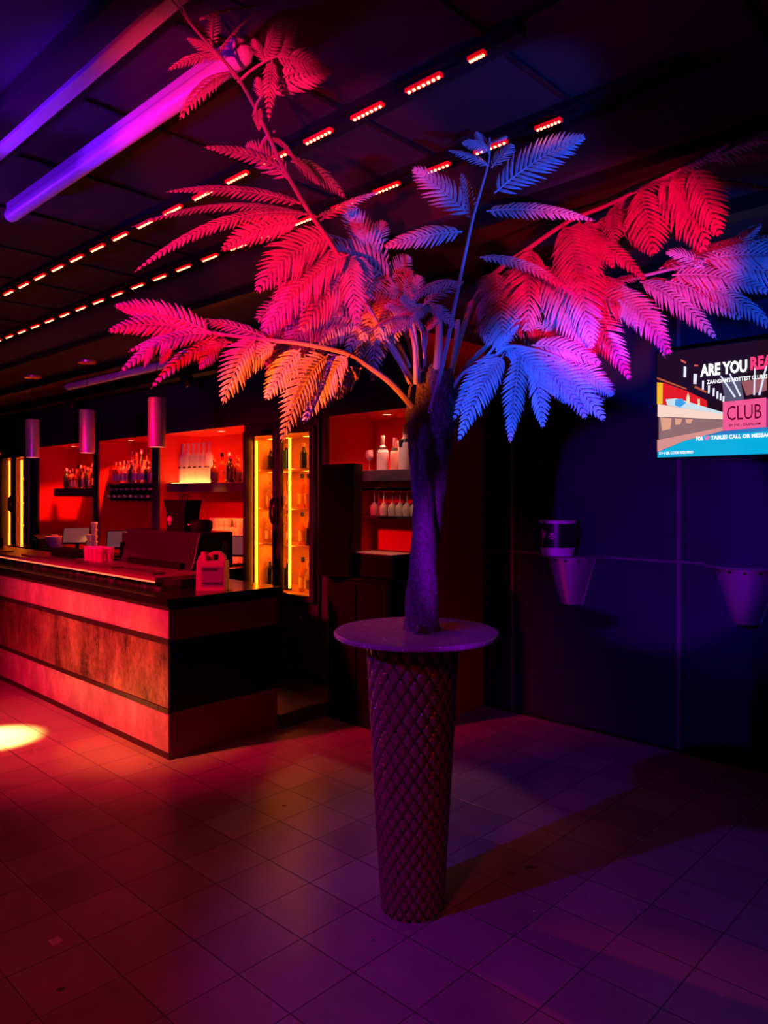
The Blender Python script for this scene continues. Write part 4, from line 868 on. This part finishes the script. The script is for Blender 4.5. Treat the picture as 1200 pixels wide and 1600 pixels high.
sb = bottle('sparkling_bottle', 'slim dark red bottle half hidden behind the largest champagne bottle', 'bottle', 0.24, 0.03, G_red, K_pink, None, loc=(X4(623, 4.36), 4.36, 1.83))
# wine glasses
def goblet(name, label, grp, loc, flip=False, m=None):
    t = thing(name, label, 'glass', loc, 0, grp)
    pf_ = [(0.032, 0), (0.033, 0.002), (0.005, 0.006), (0.004, 0.085), (0.012, 0.092), (0.032, 0.115), (0.037, 0.14), (0.031, 0.19), (0.030, 0.19), (0.035, 0.14), (0.03, 0.117), (0.0, 0.096)]
    if flip: pf_ = [(r, 0.19-z) for r, z in pf_]
    k = 4
    MB().lathe(pf_[k-1:] if not flip else pf_[k-1:], seg=18).build('bowl', m or G_hang, t, smooth=True)
    MB().lathe(pf_[:k], seg=14).build('stem', m or G_hang, t, smooth=True)
    return t
G_hang = mat('milky_glass', (0.9, 0.82, 0.74), 0.2, trans=0.45, ior=1.3)
gg = 'wine glasses hanging under the champagne shelf'
gb = goblet('wine_glass', 'stemmed glass hanging upside down under the champagne shelf', gg, (X4(585), 4.2, 1.478), True)
for px in (600, 613, 625, 636, 648): dup(gb, (X4(px), 4.2, 1.478))
for px in (592, 606, 619, 632, 645): dup(gb, (pxX(px, 4.33), 4.33, 1.478))
hr = MB().box(-4.4, -3.52, 4.13, 4.40, 1.69, 1.70)
for k in range(8): hr.box(-4.38+0.115*k, -4.372+0.115*k, 4.13, 4.40, 1.672, 1.69)
hr.box(-4.0, -3.99, 4.2, 4.21, 1.70, 1.745); o = hr.build('glass_hanger_rack', M_black, None); tag(o, 'dark rail rack that the upside-down wine glasses hang from', 'rack')
w1 = goblet('wine_glass', 'single wine glass standing upright above the loudspeaker', None, (pxX(577, 4.15), 4.15, 1.83), False, mat('lilac_glass', (0.9, 0.6, 0.75), 0.15, trans=0.5, ior=1.3)); w1.scale = (0.85,)*3
# downlights in recess ceilings, with their lamps
dg = 'small round downlights in the recess ceilings'
first = None
spots_ = [(-3.98, 'downlight above the champagne bottles'), (-5.72, 'downlight nearest the fridge in the recess of frosted bottles'), (-6.25, 'downlight above the frosted bottle row'),
          (-7.5, 'downlight above the right part of the display shelf over the rack'), (-8.1, 'downlight above the left part of the display shelf over the rack'), (-8.95, 'downlight above the bluish shelf behind the middle pendant'), (-9.65, 'downlight at the left end above the bluish shelf'), (-12.2, 'downlight in the farthest left recess')]
for x, lb in spots_:
    if first is None:
        first = thing('recess_downlight', lb, 'downlight', (x, 4.2, NT), 0, dg)
        MB().lathe([(0.0, -0.004), (0.032, -0.004)], seg=20).build('lens', M_down, first)
        MB().lathe([(0.032, -0.005), (0.042, -0.005), (0.044, 0.0)], seg=20).build('ring', M_chrome, first)
    else: dup(first, (x, 4.2, NT), None, lb)
    spot('recess_lamp', (x, 4.2, NT-0.02), (x, 4.25, 1.0), (1.0, 0.055, 0.014) if x < -4.5 else (1.0, 0.22, 0.12), 120 if x < -4.5 else 40, 112, 0.6, 0.03)
# upward / lower lights of the recesses (under-shelf lamps)
for x, y, z, p in ((-6.6, 4.12, 1.64, 7), (-9.2, 4.12, 1.58, 6), (-7.85, 4.1, 1.53, 7), (-4.0, 4.12, 1.73, 1.5), (-5.9, 4.12, 1.64, 4)):
    spot('under_shelf_lamp', (x, y, z), (x, y+0.05, 0.5), (1.0, 0.12, 0.03), p, 120, 0.6, 0.03)

# bottles in the fridges
fz = (0.80, 1.205, 1.52, 1.865)
def frow(x0, x1, n, z, kind, words, grp, hs=1.0):
    mixrow(x0, x1, n, 4.13, z, words, grp, kind, hs)
sides = {'L': (-5.42, -5.08), 'R': (-4.96, -4.62)}
rowsF = [('L', 0, 4, [1], 'on the bottom shelf behind left fridge door', 1.0), ('R', 0, 4, [0, 3, 1], 'on the bottom shelf behind the right fridge door', 1.0),
         ('L', 1, 4, [3, 0, 3], 'on the second shelf behind left fridge door', 0.98), ('R', 1, 4, [0, 2, 0], 'on the second shelf behind right fridge door', 0.95),
         ('L', 2, 4, [3, 0, 3, 3], 'on the third shelf behind the left fridge door', 0.93), ('R', 2, 4, [0, 0, 3, 0], 'on the third shelf behind the right fridge door', 1.0),
         ('L', 3, 3, [2, 1, 1], 'on the top shelf behind the left fridge door', 0.8), ('R', 3, 3, [1, 2, 1], 'on the top shelf behind the right fridge door', 0.8)]
for sd, lv, n, kk, words, hs in rowsF:
    a, b = sides[sd]; frow(a, b, n, fz[lv]+0.002, kk, words, 'fridge bottles %s %s' % ({'L': 'left', 'R': 'right'}[sd], ('bottom', 'second', 'third', 'top')[lv]), hs)
# menu cards and green box at the top of the fridge
o = MB().box(-0.07, 0.07, -0.004, 0.004, 0, 0.16).build('gift_box', K_grn, None, loc=(-5.12, 4.06, fz[3]+0.0)); tag(o, 'green and white card box on the top shelf behind the left fridge door', 'box')

# ---- things on the back counter
ZC = 0.975
def pos_terminal(label, loc, rz, sc_=1.0):
    t = thing('till_screen', label, 'till', loc, rz, 'touch-screen tills behind the bar')
    R = Matrix.Translation((0, 0, 0.20)) @ Matrix.Rotation(math.radians(-32), 4, 'X')
    MB().box(-0.17, 0.17, -0.012, 0.012, -0.12, 0.12, R).build('housing', M_black, t, bevel=0.004)
    MB().box(-0.155, 0.155, -0.0145, -0.012, -0.105, 0.105, R).build('screen', mat('till_display', (0.1, 0.1, 0.11), 0.25, emit=(0.30, 0.26, 0.30), es=0.10), t)
    MB().tube([(0, 0.02, 0.2), (0, 0.07, 0.1), (0, 0.04, 0.0)], 0.022, 8).box(-0.1, 0.1, -0.06, 0.1, 0, 0.015).build('stand', M_black, t)
    t.scale = (sc_,)*3
    return t
pt = pos_terminal('touch-screen till beside the large fridge, at the right of the glasses', (-5.74, 4.1, ZC), math.radians(30), 0.9)
dup(pt, (-7.50, 3.78, ZC), math.radians(58), 'touch-screen till seen left of the sloped case', scale=0.9)
dup(pt, (-8.60, 3.78, ZC+0.0), math.radians(58), 'touch-screen till farthest left, near the receipt printer', scale=0.9)
pr_ = thing('receipt_printer', 'black receipt printer left of the farthest till', 'printer', (-9.5, 3.74, ZC))
MB().prism([(-0.12,-0.1,0), (0.12,-0.1,0), (0.12,-0.1,0.12), (-0.05,-0.1,0.16), (-0.12,-0.1,0.1)], (0, 0.22, 0)).build('printer_body', M_black, pr_, bevel=0.01)
MB().box(-0.03, 0.09, -0.106, -0.1, 0.10, 0.112).build('paper_slot', M_white, pr_)
# glasses: racks of many
cgp = 'beer glasses stacked beside the large fridge'
M_gold = mat('lit_drinking_glass', (0.95, 0.8, 0.55), 0.08, trans=0.35, ior=1.3)
gl = thing('beer_glass', 'drinking glass in the tall stack glowing gold left of the fridge', 'glass', (0,0,0), 0, cgp)
MB().lathe([(0.0, 0.006), (0.026, 0.004), (0.036, 0.075), (0.033, 0.086), (0.036, 0.086), (0.040, 0.073), (0.030, 0.0), (0.0, 0.0)], seg=12).build('cup', M_gold, gl, smooth=True)
first_g = True
for lv in range(5):
    for j in range(2):
        for i in range(7 if lv < 4 else 6):
            x = -6.42 + 0.083*i + 0.012*(lv % 2) ; y = 4.22 + 0.085*j
            if lv == 4 and j == 0 and i > 3: continue
            p = (x, y, ZC + 0.0861*lv)
            if first_g: gl.location = p; first_g = False
            else: dup(gl, p)
cg2 = 'gold-lit cups stacked by the far pillar'
n = 0
for sx in range(2):
    for lv in range(5 if sx == 0 else 3):
        p = (-8.18-0.125*sx, 3.80, ZC+0.07*lv)
        if n == 0:
            cc = thing('coffee_cup', 'cream cup in the stack lit gold beside the far pillar', 'cup', p, 0, cg2)
            MB().lathe([(0, 0), (0.027, 0), (0.04, 0.066), (0.038, 0.066), (0.026, 0.004), (0, 0.004)], seg=16).build('cup', K_white, cc, smooth=True)
            MB().tube([(0.036, 0, 0.055), (0.06, 0, 0.05), (0.058, 0, 0.025), (0.03, 0, 0.018)], 0.004, 6).build('handle', K_white, cc)
        else: dup(cc, p)
        n += 1
bw_ = thing('mixing_bowl', 'round cream bowl left of the stacked cups', 'bowl', (-8.98, 3.71, ZC))
MB().lathe([(0, 0), (0.06, 0), (0.12, 0.10), (0.13, 0.16), (0.122, 0.16), (0.112, 0.1), (0.05, 0.01), (0, 0.01)], seg=28).build('bowl_body', K_white, bw_, smooth=True)
MB().box(-0.13, 0.02, -0.01, 0.01, 0.155, 0.175).build('spatula', K_white, bw_)
bx_ = MB().box(-0.12, 0.12, -0.08, 0.08, 0, 0.10).build('storage_box', mat('maroon_box', (0.16, 0.02, 0.03), 0.5), None, loc=(-7.15, 3.75, ZC+0.17), bevel=0.004)
tag(bx_, 'small maroon box on a stand right of the middle till', 'box')
bs_ = MB().box(-0.14, 0.14, -0.09, 0.09, 0, 0.17).build('box_stand', M_black, None, loc=(-7.15, 3.75, ZC), bevel=0.004); tag(bs_, 'plain black stand under the small maroon box', 'stand')
cn_ = bottle('squeeze_bottle', 'slim pale pointed bottle standing next to the maroon box', 'bottle', 0.30, 0.026, K_white, K_white, None, 0.006, 0.35, 0.4, (-6.96, 3.72, ZC+0.03))
cn_.location.z = ZC
sv = MB().box(-0.16, 0.16, -0.12, 0.12, 0, 0.03).build('folded_cloth', K_white, None, loc=(-5.85, 3.75, ZC), bevel=0.01); tag(sv, 'folded cream cloth lying below the till beside the fridge', 'cloth')
spot('champagne_fill', (-3.9, 3.0, 2.72), (-3.85, 4.2, 1.78), (1.0, 0.42, 0.3), 45, 24, 0.5, 0.03)  # added front light, no fixture, brightens the champagne bottles
spot('counter_lamp', (-6.0, 3.4, 2.4), (-6.15, 4.25, 1.15), (1.0, 0.22, 0.025), 170, 26, 0.8, 0.03)
spot('counter_lamp', (-8.1, 3.4, 2.4), (-8.3, 3.8, 1.1), (1.0, 0.3, 0.05), 60, 22, 0.8, 0.03)
# wall sockets in the left recess
for i, (x, z, lb) in enumerate(((-9.72, 2.02, 'pale wall socket plate left of the bluish shelf'), (-8.95, 1.43, 'small wall switch plate under the bluish shelf'))):
    t = thing('wall_socket', lb, 'socket', (x, 4.5, z)); MB().box(-0.04, 0.04, -0.012, 0, -0.04, 0.04).build('plate', K_white if i == 0 else M_red, t, bevel=0.004); MB().box(-0.012, 0.012, -0.016, -0.012, -0.012, 0.012).build('switch', K_white, t)

# ================================================================== FLOOR LITTER
def gp(px, py): t = H*F/(py-HY); return P(px, py, t)
pc_ = MB().prism([(-0.021,-0.02,0), (0.021,-0.018,0), (0.02,0.02,0), (-0.022,0.018,0)], (0, 0, 0.007)).build('paper_scrap', M_white, None, loc=gp(87, 1473)); pc_.location.z = 0.0005
tag(pc_, 'small square white paper scrap lying on the tiles at lower left', 'paper scrap')
crumbs = [(812,1388), (867,1380), (867,1367), (903,1387), (921,1401), (1086,1326), (1143,1318), (1115,1369), (834,1424), (738,1501), (858,1466), (1127,1557), (897,1617)]
for px, py in crumbs[:-1]:
    p = gp(px, py); o = MB().lathe([(0.004, 0), (0.0035, 0.002), (0, 0.003)], seg=6).build('crumb', M_white, None, loc=(p.x, p.y, 0)); tag(o, 'tiny white speck on the purple-lit floor right of the table', 'speck', 'white specks on the floor')
